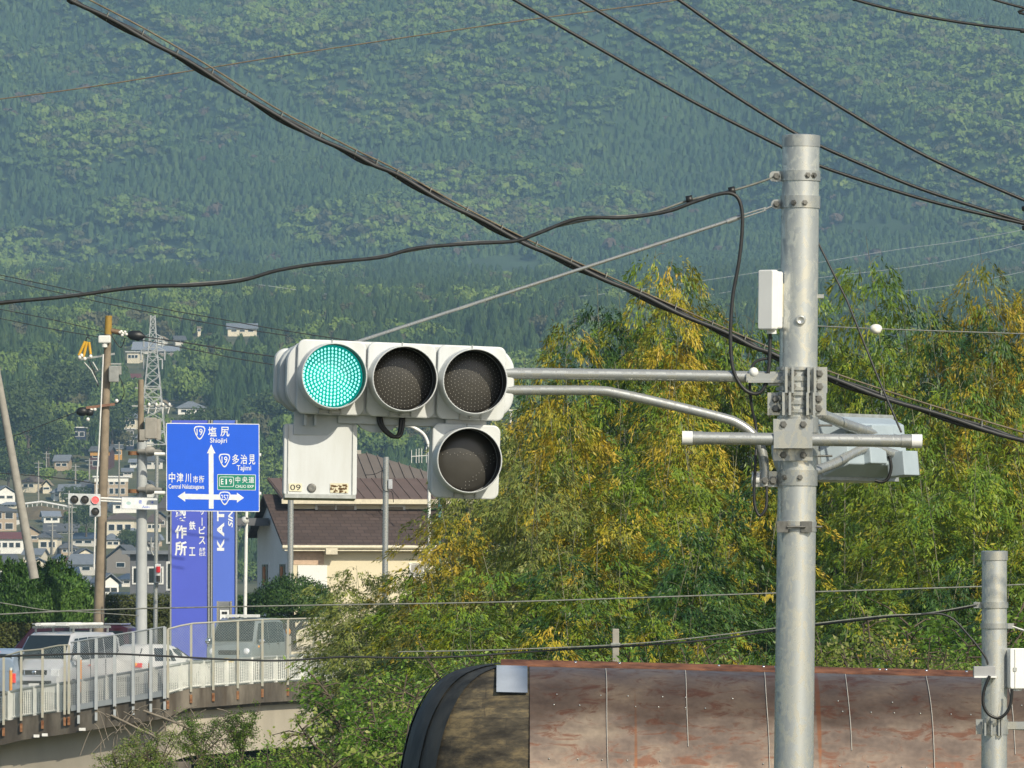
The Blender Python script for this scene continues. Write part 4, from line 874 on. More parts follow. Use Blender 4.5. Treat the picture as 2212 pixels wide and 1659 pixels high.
for x in (1243, 1338, 1552, 1648, 1898, 1912, 1999, 1674, 2085): b.ico(ra + rd * ((x - 1140) * pxm) + front * .16 + dn * -.030, .017, n=8)
b.build('screw_head', m_chrome, vault)
b = MB(); random.seed(8)
for x in range(1190, 2300, 56):
    for j in (9, 10, 14):
        a, d_ = prof2[j - 3]
        if random.random() < .55: b.ico(ra + rd * ((x + random.uniform(-12, 12) - 1140) * pxm) + front * (a + .012) + dn * (d_ - .008), .009, n=6)
b.build('rivet', m_galv2, vault)
def dome(a0, a1, name, mat, out, n=14):          # quarter of a dome about the left ridge end
    b = MB(); k = len(prof); vs = []
    for i in range(n + 1):
        a = a0 + (a1 - a0) * i / n; dr = front * math.cos(a) - rd * math.sin(a)
        f = min(1, abs(math.sin(a)) if a < math.pi / 2 else 1)
        for (r_, d_), (r2_, d2_) in zip(prof, prof2): vs.append(ra + dr * (r2_ + (r_ - r2_) * f + out) + dn * (d2_ + (d_ - d2_) * f - out * .6 + .004))
    b.add(vs, [(i * k + j, i * k + j + 1, (i + 1) * k + j + 1, (i + 1) * k + j) for i in range(n) for j in range(k - 1)], True); return b.build(name, mat, vault)
dome(R(-3), R(183), 'end_dome', m_patch, -.01, 26)
for i, (a, c) in enumerate(((40, 53), (52.5, 66), (65.5, 84), (83, 101), (100, 130))): dome(R(a), R(c), 'tar_strip', m_tarp, .012 + .016 * (i % 2), 5)
b = MB(); 
c = [ra + rd * ((x - 1140) * pxm) + front * prof[j][0] + front * .02 + dn * (prof[j][1] - .015) for x, j in ((1070, 3), (1134, 3), (1141, 8), (1076, 8))]
a8, a3 = prof[8], prof[3]
pa = [ra + front * (a + .03) + dn * (d_ - .02) for a, d_ in prof2[2:7]]
w0, w1 = (1073 - 1140) * pxm, (1139 - 1140) * pxm; vs = []
for p in pa: vs += [p + rd * w0, p + rd * w1]
vs += [v + Vector((0, .012, -.008)) for v in vs]; n = len(pa); fs = []
for i in range(n - 1): q = 2 * i; fs += [(q, q + 1, q + 3, q + 2)[::-1], (2 * n + q, 2 * n + q + 1, 2 * n + q + 3, 2 * n + q + 2), (q, q + 2, 2 * n + q + 2, 2 * n + q), (q + 1, q + 3, 2 * n + q + 3, 2 * n + q + 1)[::-1]]
b.add(vs, fs, True); b.build('patch_sheet', M('pale_blue_grey_sheet', (.36, .40, .46), .3, .2, .06, 3), vault)
q = at(1330, 1470, 95); sp = thing('short_post', 'short square concrete post with a band behind the rusty roof', 'post', q)
MB().box(at(1330, 1418, 95), (.10, .10, .84)).build('shaft', m_conc, sp, bevel=.01); MB().box(at(1330, 1393, 95), (.14, .13, .06)).build('band', m_steel, sp)

# ---------------------------------------------------------------- bamboo grove
def bamboo(seed, h, L0=1.25, dens=1.0, lowest=.16, ll=.12, lw=.036):
    r = np.random.default_rng(seed); P = []; N = []; T = []; Ls = []
    az = r.random() * 6.28; bend = h * .09
    def culm(t): return np.array([math.cos(az) * bend * t ** 3, math.sin(az) * bend * t ** 3, h * (t - .06 * t ** 4)])
    br = []; nn = int(h / .62)
    for i in range(nn):
        t = lowest + (1 - lowest) * (i + r.random() * .7) / nn; a0 = r.random() * 6.28
        for k in range(3):
            a = a0 + k * 2.1 + r.normal() * .4; pf = min(1, (1.06 - t) * 2.2 + .36) * (.6 + .4 * min(1, (t - lowest) * 4 + .3)); L = L0 * pf * (.65 + .6 * r.random())
            d = np.array([math.cos(a), math.sin(a), 0.]); sdv = np.array([-d[1], d[0], 0]); o = culm(t); up = .45 + .4 * r.random(); nb = 7
            cur = [o + d * L * s + np.array([0, 0, up * L * s - (.85 * L + .05) * s * s]) for s in np.linspace(0, 1, nb)]
            br.append(cur)
            for c in range(max(4, int(15 * pf))):    # the branch carries one dense drooping shelf of leaf sprays
                s = .35 + .7 * r.random() ** .7; j = min(nb - 2, int(s * (nb - 1))); sw = r.normal() * .17 * (1.25 - s * .5)
                p0 = cur[j] + (cur[j + 1] - cur[j]) * (s * (nb - 1) - j) + sdv * sw + np.array([0, 0, r.normal() * .03 - abs(sw) * .5])
                sd = d * .75 + sdv * sw * 2.4 + np.array([0, 0, -.35 - .3 * r.random()]); sd /= np.linalg.norm(sd); sn = d * .5 + sdv * sw + np.array([0, 0, .8]) + r.normal(size=3) * .22; sn /= np.linalg.norm(sn); sb = np.cross(sn, sd)
                for q in range(int(15 * dens)):
                    f = r.random() * .36; w = r.normal() * .45
                    dd = sd + sb * w + np.array([0, 0, -.3]) + r.normal(size=3) * .15; P.append(p0 + sd * f + sb * w * .09 + r.normal(size=3) * .02); T.append(dd / np.linalg.norm(dd)); nv = sn + r.normal(size=3) * .33; N.append(nv / np.linalg.norm(nv)); Ls.append(ll * (.6 + .7 * r.random()))
    V = faces(np.array(P), np.array(N), np.array(T), np.array(Ls), np.array(Ls) * lw / ll, kite=True)
    b = MB(); b.tube([culm(i / 14) for i in range(15)], [.036 * (1 - i / 14) + .005 for i in range(15)], 7)
    for i in range(2, 14): b.lathe([(.045 * (1 - i / 14) + .007, -.01), (.045 * (1 - i / 14) + .007, .01)], culm(i / 14), (0, 0, 1), 7)
    for c in br[::3]: b.tube(c[:4], [.007, .005, .004, .003], 4, cap=False)
    return V, b
YG = [(.06, .10, .010), (.16, .18, .012), (.29, .26, .016), (.40, .31, .022), (.46, .32, .035)]
GY = [(.05, .11, .012), (.10, .18, .014), (.17, .24, .016), (.29, .28, .016)]
GR_SHADE = [(.012, .04, .010), (.025, .07, .012), (.05, .11, .018), (.09, .15, .025)]  # green leaves, darkened so that shade in the gaps is painted in
PG = [(.10, .15, .03), (.16, .21, .04), (.23, .26, .055), (.30, .30, .08)]
m_yg = leafmat('yellowing_bamboo_leaves', YG, .12, .7, .45, .14, .24); m_gy = leafmat('mixed_bamboo_leaves', GY, .12, .7, .45, .15, .24); m_gr_shade = leafmat('green_bamboo_leaves', GR_SHADE, .1, .7, .45, .15, .3); m_pg = leafmat('pale_bamboo_leaves', PG, .2, .6, .45, .12)
m_culm = M('bamboo_culm', (.10, .11, .05), .6, 0, .3, 3, col2=(.24, .23, .14))
LB = {}
protos = []
for k in range(12):
    mt, nm = [(m_yg, 'golden yellow'), (m_gy, 'yellow green'), (m_gr_shade, 'deep green'), (m_yg, 'golden yellow'), (m_gy, 'yellow green'), (m_pg, 'pale green'), (m_yg, 'golden yellow'), (m_gy, 'yellow green'), (m_gr_shade, 'deep green'), (m_pg, 'pale green'), (m_yg, 'golden yellow'), (m_gy, 'yellow green')][k]
    h = 10.0; V, cb_ = bamboo(100 + k, h, L0=1.15 + .3 * (k % 3) / 2)
    t = thing('bamboo', nm + ' bamboo in the dense grove', 'bamboo', (0, 0, -500), group='bamboo stalks of the grove')
    link('foliage', npmesh('bamboo_leaves', V), mt, t); cb_.build('culm', m_culm, t, local=True); protos.append((t, nm, mt)); LB[k] = False
SIL = [(880, 1075), (930, 985), (1000, 930), (1060, 880), (1110, 830), (1160, 760), (1200, 715), (1260, 690), (1310, 640), (1350, 555), (1390, 580), (1440, 600), (1480, 590), (1540, 640), (1600, 655), (1660, 680), (1720, 690), (1780, 680), (1850, 660), (1900, 580), (1940, 528), (1985, 590), (2020, 665), (2050, 640), (2085, 590), (2130, 590), (2165, 542), (2212, 575), (2330, 590)]
random.seed(21); sx_, sy_ = zip(*SIL)
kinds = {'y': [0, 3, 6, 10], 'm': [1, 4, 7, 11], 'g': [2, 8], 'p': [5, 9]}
cnt = 0
NAMES = {'y': 'golden yellow', 'm': 'yellow green', 'g': 'deep green', 'p': 'pale green'}
def put_bamboo(x, ytop, d, kd, lab, w=1.0, gz_=-7.0):
    k = random.choice(kinds[kd]); t, nm, mt = protos[k]; top = at(x, ytop, d); s = (top.z - gz_) / 9.5
    if not LB[k]: o = t; LB[k] = True
    else: o = dup(t)
    o.location = (top.x, d, gz_); o.rotation_euler = (0, 0, random.random() * 6.28); w *= random.uniform(.92, 1.1); o.scale = (w, w, s); o['label'] = lab
def plume(x, y, d, kd, where, n=4, sp=40, w=.8):    # a clump of stalks with one rounded crest
    for i in range(n):
        dx = (i - (n - 1) / 2) * sp + random.uniform(-8, 8); dy = abs(i - (n - 1) / 2) / max(1, n - 1) * 2
        put_bamboo(x + dx, y + 75 * dy ** 1.4 + random.uniform(0, 14), d + random.uniform(-1.8, 1.8), kd if random.random() < .8 else random.choice('ymg'), NAMES[kd] + ' bamboo stalk of the plume ' + where, w)
PL = [  # crest x, y, depth, tint, where
    (1200, 722, 136, 'y', 'just right of the arrow lamp', 3), (1285, 690, 140, 'm', 'rising behind the lower mast arm bend', 3), (1362, 558, 138, 'y', 'with the tall left peak', 4), (1470, 592, 141, 'y', 'right of the tall left peak', 4), (1560, 652, 143, 'm', 'left of the hanging black cable loop', 4), (1640, 676, 140, 'm', 'behind the tall antenna box', 3),
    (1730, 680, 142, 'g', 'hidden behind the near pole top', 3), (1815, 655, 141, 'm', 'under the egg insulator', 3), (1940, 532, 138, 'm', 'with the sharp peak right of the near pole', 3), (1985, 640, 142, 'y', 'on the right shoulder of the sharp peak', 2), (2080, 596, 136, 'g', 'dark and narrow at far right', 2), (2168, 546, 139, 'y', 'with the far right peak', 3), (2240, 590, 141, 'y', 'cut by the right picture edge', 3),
    (1110, 850, 134, 'p', 'behind the street lamp right of the arrow lamp', 4), (1030, 960, 130, 'p', 'just under the arrow lamp', 3), (960, 1010, 126, 'y', 'leaning over the brown roof', 2), (1240, 800, 124, 'y', 'crossed by the lower mast arm', 4), (1400, 760, 126, 'm', 'crossed by both mast arms', 4), (1520, 800, 124, 'y', 'above the left crossbar end', 3), (1850, 800, 126, 'm', 'behind the rear facing traffic light', 4), (2010, 860, 122, 'm', 'right of the crossbar end', 3), (2140, 760, 124, 'y', 'tall and yellow at the right edge', 4),
    (1010, 1070, 116, 'm', 'below the arrow lamp, in the middle height', 3), (1150, 960, 114, 'p', 'greyish green at mid height left', 4), (1290, 1000, 112, 'y', 'with golden mid crest left of the crossbar', 3), (1430, 940, 114, 'y', 'below the lower mast arm', 4), (1560, 1010, 112, 'm', 'below the left crossbar end', 3), (1600, 900, 120, 'g', 'left of the near pole at crossbar height', 2), (1990, 1010, 112, 'm', 'bright below the crossbar end', 3), (2120, 960, 110, 'm', 'yellow green at right mid height', 4), (2230, 900, 112, 'y', 'on the right edge at mid height', 3),
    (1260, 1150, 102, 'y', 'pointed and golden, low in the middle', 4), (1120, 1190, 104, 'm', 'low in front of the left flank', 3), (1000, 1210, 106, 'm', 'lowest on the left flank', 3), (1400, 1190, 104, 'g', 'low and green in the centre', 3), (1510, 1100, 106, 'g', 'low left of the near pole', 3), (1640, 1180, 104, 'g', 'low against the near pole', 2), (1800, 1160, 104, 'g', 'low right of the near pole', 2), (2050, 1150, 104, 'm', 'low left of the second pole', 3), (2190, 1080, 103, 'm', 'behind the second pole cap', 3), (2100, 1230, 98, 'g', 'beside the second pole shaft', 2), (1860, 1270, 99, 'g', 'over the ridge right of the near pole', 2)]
for x, y, d, kd, wh, n in PL:
    if y > 880: kd = {'y': random.choice('ymm'), 'm': random.choice('mmg'), 'p': 'p', 'g': 'g'}[kd]
    if x in (1850, 1960) and y > 700: n = 2
    plume(x, y - (50 if d > 134 else 12), d, kd, wh, n)
for x, y, d, kd, n in ((2340, 560, 140, 'y', 4), (2470, 640, 140, 'm', 4), (2600, 600, 142, 'y', 4), (2740, 680, 142, 'm', 4), (2360, 860, 120, 'm', 4), (2500, 900, 118, 'g', 4), (2650, 880, 120, 'm', 4), (2400, 1120, 104, 'm', 3), (2560, 1150, 104, 'g', 3)): plume(x, y, d, kd, 'beyond the right picture edge', n)
for i in range(46):                                # thicket behind the plumes; its darker leaf colour paints the grove's inner shade
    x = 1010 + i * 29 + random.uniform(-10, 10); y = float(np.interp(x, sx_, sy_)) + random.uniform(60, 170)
    put_bamboo(x, y, random.uniform(150, 160), 'g', 'bamboo stalk with shade painted into its leaves, thicket at the back of the grove', 1.0)
for i in range(26):
    x = 960 + i * 52 + random.uniform(-14, 14)
    if 1775 < x < 1990: continue
    put_bamboo(x, 1330 + random.uniform(-50, 50), random.uniform(96, 104), random.choice('mgmy'), 'short bamboo shoot at the foot of the grove above the ridge', .62)
for x, y, d, kd in ((790, 1215, 150, 'p'), (845, 1232, 146, 'p'), (895, 1245, 142, 'p'), (930, 1235, 145, 'p'), (770, 1235, 146, 'p'), (800, 1290, 140, 'p'), (785, 1245, 139, 'p'), (825, 1225, 137, 'p'), (875, 1225, 139, 'p'), (920, 1215, 136, 'p'), (845, 1300, 128, 'p'), (890, 1310, 130, 'p'), (890, 1270, 134, 'p'), (860, 1290, 132, 'p'), (910, 1305, 126, 'p'), (930, 1310, 122, 'p'), (970, 1280, 118, 'm'), (900, 1380, 122, 'g'), (910, 1375, 116, 'm'), (960, 1365, 112, 'g')):
    put_bamboo(x, y, d, kd, 'feathery pale young bamboo before the lower cream wall' if y < 1260 else 'low young bamboo left of the grove above the domed roof', .8)
    if kd == 'p': put_bamboo(x + random.uniform(-26, 26), y + random.uniform(15, 60), d - 3, kd, 'feathery pale young bamboo before the lower cream wall' if y < 1260 else 'low young bamboo left of the grove above the domed roof', .8)
# bright green shrubs at the foot of the grove and before the bridge
def shrub(seed, w, h, nleaf, mat, label, ll=.075, lw=.036, twig=True):
    r = np.random.default_rng(seed); P = []; N = []; T = []; L = []; b = MB()
    ns = 9
    for i in range(ns):
        a = r.random() * 6.28; sp = w * (.2 + .8 * r.random()); hh = h * (.55 + .45 * r.random()); 
        cur = [np.array([math.cos(a) * sp * s ** 1.3 + r.normal() * .04, math.sin(a) * sp * s ** 1.3 + r.normal() * .04, hh * (s * 1.15 - .15 * s * s)]) for s in np.linspace(0, 1, 7)]
        b.tube([Vector(c) for c in cur], [.035 * (1 - q / 8) for q in range(7)], 5)
        for q in range(14):
            s = .3 + .7 * r.random(); j = min(5, int(s * 6)); o = cur[j] + (cur[j + 1] - cur[j]) * (s * 6 - j); a2 = r.random() * 6.28; tl_ = .25 + .35 * r.random(); e = o + np.array([math.cos(a2) * tl_, math.sin(a2) * tl_, .15 * r.normal() + .05])
            b.tube([Vector(o), Vector((o + e) / 2 + np.array([0, 0, .05])), Vector(e)], [.012, .008, .004], 4, cap=False)
            for z in range(max(1, nleaf // (ns * 14))):
                f = r.random(); P.append(o + (e - o) * (.25 + .85 * f) + r.normal(size=3) * .06); dd = (e - o) / tl_ * .6 + r.normal(size=3) * .55 + np.array([0, 0, -.35]); T.append(dd / np.linalg.norm(dd)); nv = r.normal(size=3) * .6 + np.array([.1, -.5, .6]); N.append(nv / np.linalg.norm(nv)); L.append(ll * (.6 + .7 * r.random()))
    t = thing('shrub', label, 'shrub', (0, 0, -500), group='bright green shrubs')
    link('foliage', npmesh('shrub_leaves', faces(np.array(P), np.array(N), np.array(T), np.array(L), np.array(L) * lw / ll, True)), mat, t); b.build('branches', m_bark, t, local=True); return t
m_sh = leafmat('bright_green_leaves', [(.07, .16, .02), (.13, .25, .03), (.20, .33, .045), (.29, .39, .09)], .35, .8, .45, .15)
m_sh2 = leafmat('yellow_green_leaves', [(.08, .16, .02), (.16, .24, .03), (.26, .31, .07), (.38, .37, .15)], .35, .9, .45, .15)
shp = [shrub(300 + i, 1.3, 2.4, 4600, (m_sh, m_sh2)[i % 2], 'shrub') for i in range(4)]
SHR = [(1420, 1385, 92, 1.0, 'round bright green shrub behind the rusty ridge near the grove middle'), (1500, 1400, 93, .9, 'bright green shrub just left of the near pole above the ridge'), (1640, 1395, 92, .9, 'leafy shrub touching the left side of the near pole'), (1880, 1330, 94, 1.2, 'shrub above the ridge right of the near pole'), (2050, 1270, 96, 1.4, 'large bright green shrub left of the second pole'), (2000, 1380, 92, .9, 'low shrub over the ridge before the second pole'), (2190, 1360, 95, 1.0, 'shrub behind the white antenna box at the right edge'), (1780, 1390, 92, .8, 'low shrub over the ridge right of the near pole'),
       (830, 1425, 88, 1.1, 'dark green shrub left of the domed roof end'), (855, 1460, 86, 1.1, 'leafy shrub against the black dome side'), (810, 1500, 84, .9, 'shrub below the right end of the bridge'), (830, 1560, 82, 1.2, 'low shrub at the bottom edge by the black dome'), (930, 1400, 90, .9, 'shrub above the domed roof end'), (1040, 1395, 90, .8, 'shrub behind the left end of the ridge'),
       (690, 1615, 100, .5, 'light green shrub before the bridge girder, right part'), (560, 1590, 102, .6, 'light green shrub in the middle below the bridge beam'), (735, 1610, 96, .7, 'yellow green shrub low at the bottom beside the dome shrubs'), (600, 1615, 96, .7, 'yellow green shrub at the bottom centre left'), (480, 1610, 104, .6, 'sparse shrub at the bottom below the bridge'), (430, 1530, 106, .45, 'thin shrub reaching up to the bridge beam under the grey screen'), (330, 1570, 108, .45, 'sparse shrub with long twigs before the pale girder'), (520, 1520, 106, .45, 'light green sprig touching the rust stained beam'), (265, 1590, 106, .5, 'small low sprig at the bottom left of the shrubs'), (380, 1630, 104, .6, 'low leafy shrub at the bottom edge left of the centre')]
for i, (x, y, d, s, lb) in enumerate(SHR):
    o = shp[i] if i < 4 else dup(shp[(i + (1 if i > 13 else 0)) % 4]); q = at(x, y, d); o['label'] = lb; h = 2.3 * s; o.location = (q.x, d, q.z - h); o.rotation_euler = (0, 0, i * 2.2); o.scale = (s, s, s)
# dead twigs hanging before the girder
b = MB(); random.seed(5)
for i in range(60):
    x, y = random.uniform(200, 520), random.uniform(1520, 1600); q = at(x, y, 110); L = random.uniform(.3, .9); a = random.uniform(-.9, .9)
    b.tube(spline([q, q + Vector((L * .5 * math.sin(a), .05, -L * .4 * math.cos(a) + .1)), q + Vector((L * math.sin(a * 1.4), 0, -L * math.cos(a)))], 3), .008, 4, cap=False)
b.tube(spline([at(330, 1660, 110), at(340, 1600, 110), at(300, 1575, 110), at(240, 1545, 110)], 5), .02, 5); b.tube(spline([at(520, 1670, 110), at(470, 1610, 110), at(400, 1570, 110), at(310, 1535, 110)], 5), .02, 5)
tag(b.build('dead_branches', M('dead_twigs', (.22, .19, .15), .9)), 'tangle of bare grey twigs hanging before the bridge girder', 'branches')
# ---------------------------------------------------------------- road and bridge (about 200 m)
BPx = [-120, 0, 50, 152, 206, 300, 357, 407, 500, 567, 720, 820, 960]; BPy = [1592, 1561, 1549, 1535, 1526, 1511, 1502, 1488, 1481, 1475.5, 1468, 1465, 1463]; BPd = [199, 198, 197.7, 197, 196.6, 196, 195.6, 196.3, 197.6, 199, 203, 207, 214]
def bp(x, up=0.0, back=0.0):
    y = float(np.interp(x, BPx, BPy)); d = float(np.interp(x, BPx, BPd)); p = at(x, y, d); return p + Vector((0, back, up))
XS = [-120, -60, 0, 50, 100, 152, 206, 250, 300, 357, 407, 450, 500, 567, 640, 720, 820, 960]
m_asph = M('asphalt', (.055, .055, .055), .85, 0, .15, .8)
b = MB(); vs = []
for x in XS: a = bp(x, .02, .3); vs += [a, Vector((a.x * 1.2, 240, -3.75)), Vector((a.x * 1.4, 300, -3.35))]
b.add(vs, [(3 * i, 3 * i + 3, 3 * i + 4, 3 * i + 1) for i in range(len(XS) - 1)] + [(3 * i + 1, 3 * i + 4, 3 * i + 5, 3 * i + 2) for i in range(len(XS) - 1)], True)
tag(b.build('road', m_asph), 'grey asphalt road on the bridge and junction', kind='structure')
def stained():
    m, t, p = newmat('stained_bridge_concrete'); n = nd(t, 'ShaderNodeTexNoise', Scale=1.2, Detail=6.0, Roughness=.65); t.links.new(coords(t, (1, 1, .35)), n.inputs[0])
    n2 = nd(t, 'ShaderNodeTexNoise', Scale=3.0, Detail=3.0); t.links.new(coords(t, (1, 1, .08)), n2.inputs[0])
    a = ramp(t, n.outputs[0], [(.35, (.065, .055, .045)), (.5, (.11, .095, .075)), (.68, (.20, .175, .14))]); f = ramp(t, n2.outputs[0], [(.55, (0,) * 3), (.66, (.7,) * 3)])
    mx = nd(t, 'ShaderNodeMix', data_type='RGBA'); t.links.new(f, mx.inputs[0]); t.links.new(a, mx.inputs[6]); mx.inputs[7].default_value = (.06, .045, .03, 1)
    t.links.new(mx.outputs[2], p.inputs['Base Color']); p.inputs['Roughness'].default_value = .9; return m
m_beam = stained(); m_gird = M('pale_girder_concrete', (.40, .36, .29), .8, 0, .12, .6, sc=(1, 1, .3)); m_rst = M('rust_bracket', (.20, .07, .025), .85, 0, .3, 9, col2=(.32, .17, .08))
br = thing('road_bridge', 'curved concrete road bridge with rust stained edge beam and pale girder', 'bridge', bp(300, -1.5))
def strip(z0, z1, y0, y1, name, mat, xs=XS):       # long solid following the bridge line
    b = MB(); vs = []
    for x in xs: vs += [bp(x, z0 if not callable(z0) else z0(x), y0), bp(x, z1, y0), bp(x, z1, y1), bp(x, z0 if not callable(z0) else z0(x), y1)]
    fs = []
    for i in range(len(xs) - 1):
        q = 4 * i
        for k in range(4): fs.append((q + k, q + 4 + k, q + 4 + (k + 1) % 4, q + (k + 1) % 4))
    fs += [(0, 1, 2, 3), tuple(4 * (len(xs) - 1) + k for k in (3, 2, 1, 0))]; b.add(vs, fs); return b.build(name, mat, br)
strip(lambda x: -.72 + .10 * (x > 400), 0.0, 0, .45, 'edge_beam', m_beam)
strip(-1.9, -.68, .75, 1.15, 'girder', m_gird); strip(-2.12, -1.9, .55, 1.35, 'bottom_flange', m_gird)
strip(-.72, -.1, .46, 9.0, 'deck_slab', m_beam)
q = bp(338, -2.1, 1.0); b = MB(); b.box(q + Vector((0, 0, -3)), (2.0, 1.6, 6.1)); b.build('pier', m_beam, br)
b = MB()
for x, w in ((82, 18), (100, 18), (182, 22)): b.box(bp(x, -.66, -.012), (w / 67, .02, .09))
b.box(bp(705, -.12, -.012), (.5, .02, .28)); build_parts(b, 'drain_patch', m_trim, br)
# white guard fence with upright slats
m_gf = M('guard_fence_paint', (.74, .74, .70), .55, 0, .10, 3)
gf = thing('guard_fence', 'white guard fence of narrow upright slats along the bridge edge', 'guard fence', bp(300))
GH = .92
def gh(x): return GH if x < 357 else .92 - .07 * min(1, (x - 357) / 50)
posts = [-110, -70, -30, 22, 75, 128, 180, 233, 285, 335, 390, 437, 489, 541, 595, 650, 705, 760, 815, 870, 930]
for i, x in enumerate(posts):
    MB().box(bp(x, gh(x) / 2, .10), (.17 if i % 2 else .12, .10, gh(x))).build('post', m_gf, gf)
    if i + 1 < len(posts):
        x2 = posts[i + 1]; b = MB(); n = 13
        for k in range(1, n):
            xx = x + (x2 - x) * k / n; b.box(bp(xx, gh(xx) * .5, .10), (.042, .03, gh(xx) - .18))
        b.build('slat_panel', m_gf, gf)
b = MB(); b.tube([bp(x, gh(x) - .03, .09) for x in np.linspace(-118, 955, 50)], .05, 6); b.build('top_rail', m_steel, gf)
b = MB(); b.tube([bp(x, .07, .09) for x in np.linspace(-118, 955, 50)], .035, 6); b.build('bottom_rail', m_gf, gf)
# wire mesh screen outside it: three stretches
m_mesh = M('mesh_wire', (.46, .52, .48), .6, .2, .1, 5); m_mpost = M('flaking_green_post', (.44, .46, .40), .7, 0, .15, 5, col2=(.38, .35, .28)); m_frame = M('grey_screen_frame', (.40, .43, .45), .5, .2, .06, 6)
def mesh_fence(label, xa, xb, H, postx, pm, pitch, wire_w, lowz=0.0, frame=False):
    t = thing('mesh_fence', label, 'fence', bp((xa + xb) / 2)); f = -.06
    for x in postx:
        b = MB(); b.box(bp(x, H(x) / 2 - .05, f), (.075 if not frame else .10, .06, H(x) + .1)); o = b.build('post', pm, t)
        MB().box(bp(x, -.32, f + .02), (.08, .08, .26)).build('rust_bracket' if not frame else 'bracket', m_rst if not frame else m_frame, o)
    b = MB(); xs = np.linspace(xa, xb, 14); b.tube([bp(x, H(x), f) for x in xs], .03, 6); b.build('top_rail', pm, t)
    if frame:
        b = MB(); vs = []
        for x in xs: vs += [bp(x, -.02, f), bp(x, .16, f), bp(x, .16, f + .05), bp(x, -.02, f + .05)]
        b.add(vs, [(4 * i + k, 4 * i + 4 + k, 4 * i + 4 + (k + 1) % 4, 4 * i + (k + 1) % 4) for i in range(len(xs) - 1) for k in range(4)]); b.build('bottom_rail', pm, t)
    L = (bp(xb) - bp(xa)).length; n = int(L / pitch); h0 = H((xa + xb) / 2)
    def pt(u, z): x = xa + (xb - xa) * min(1, max(0, u / L)); return bp(x, z * H(x) / h0, f)
    V = []
    for s in (1, -1):
        u0 = -h0
        while u0 < L + h0:
            ua, ub, za, zb = u0, u0 + s * h0, lowz, h0
            def clip(u, z, v, w):
                if u < 0: z += (w - z) * (0 - u) / (v - u); u = 0
                if u > L: z += (w - z) * (L - u) / (v - u); u = L
                return u, z
            if max(ua, ub) > 0 and min(ua, ub) < L:
                a_ = clip(ua, za, ub, zb); c_ = clip(ub, zb, ua, za); A = pt(*a_); B = pt(*c_); k = Vector((wire_w, 0, 0)) * .5; m = Vector((0, wire_w * .6, 0))
                V += [A - k, B - k, B - m, A - m, A - m, B - m, B + k, A + k, A + k, B + k, B - k, A - k]
            u0 += pitch
    me = npmesh('wire_mesh', np.array([tuple(v) for v in V])); o = link('wire_mesh', me, m_mesh if not frame else m_frame, t); me.transform(WM[t.name].inverted()); me.update()
mesh_fence('left stretch of chain link screen with thin rusty posts, before the silver van', -118, 148, lambda x: 2.08 + .02 * math.sin(x), [-100, -60, -25, 8, 46, 92, 140, 149], m_mpost, .085, .0075)
mesh_fence('grey framed dense mesh screen in the middle stretch of the bridge', 153, 356, lambda x: 2.14, [170, 208, 248, 288, 326, 356], m_frame, .07, .013, frame=True)
mesh_fence('right stretch of chain link screen with pale green posts, before the grey minivan', 362, 722, lambda x: 2.05 - .05 * (x - 362) / 360, [363, 413, 461, 514, 567, 622, 678, 720], m_mpost, .085, .0075)

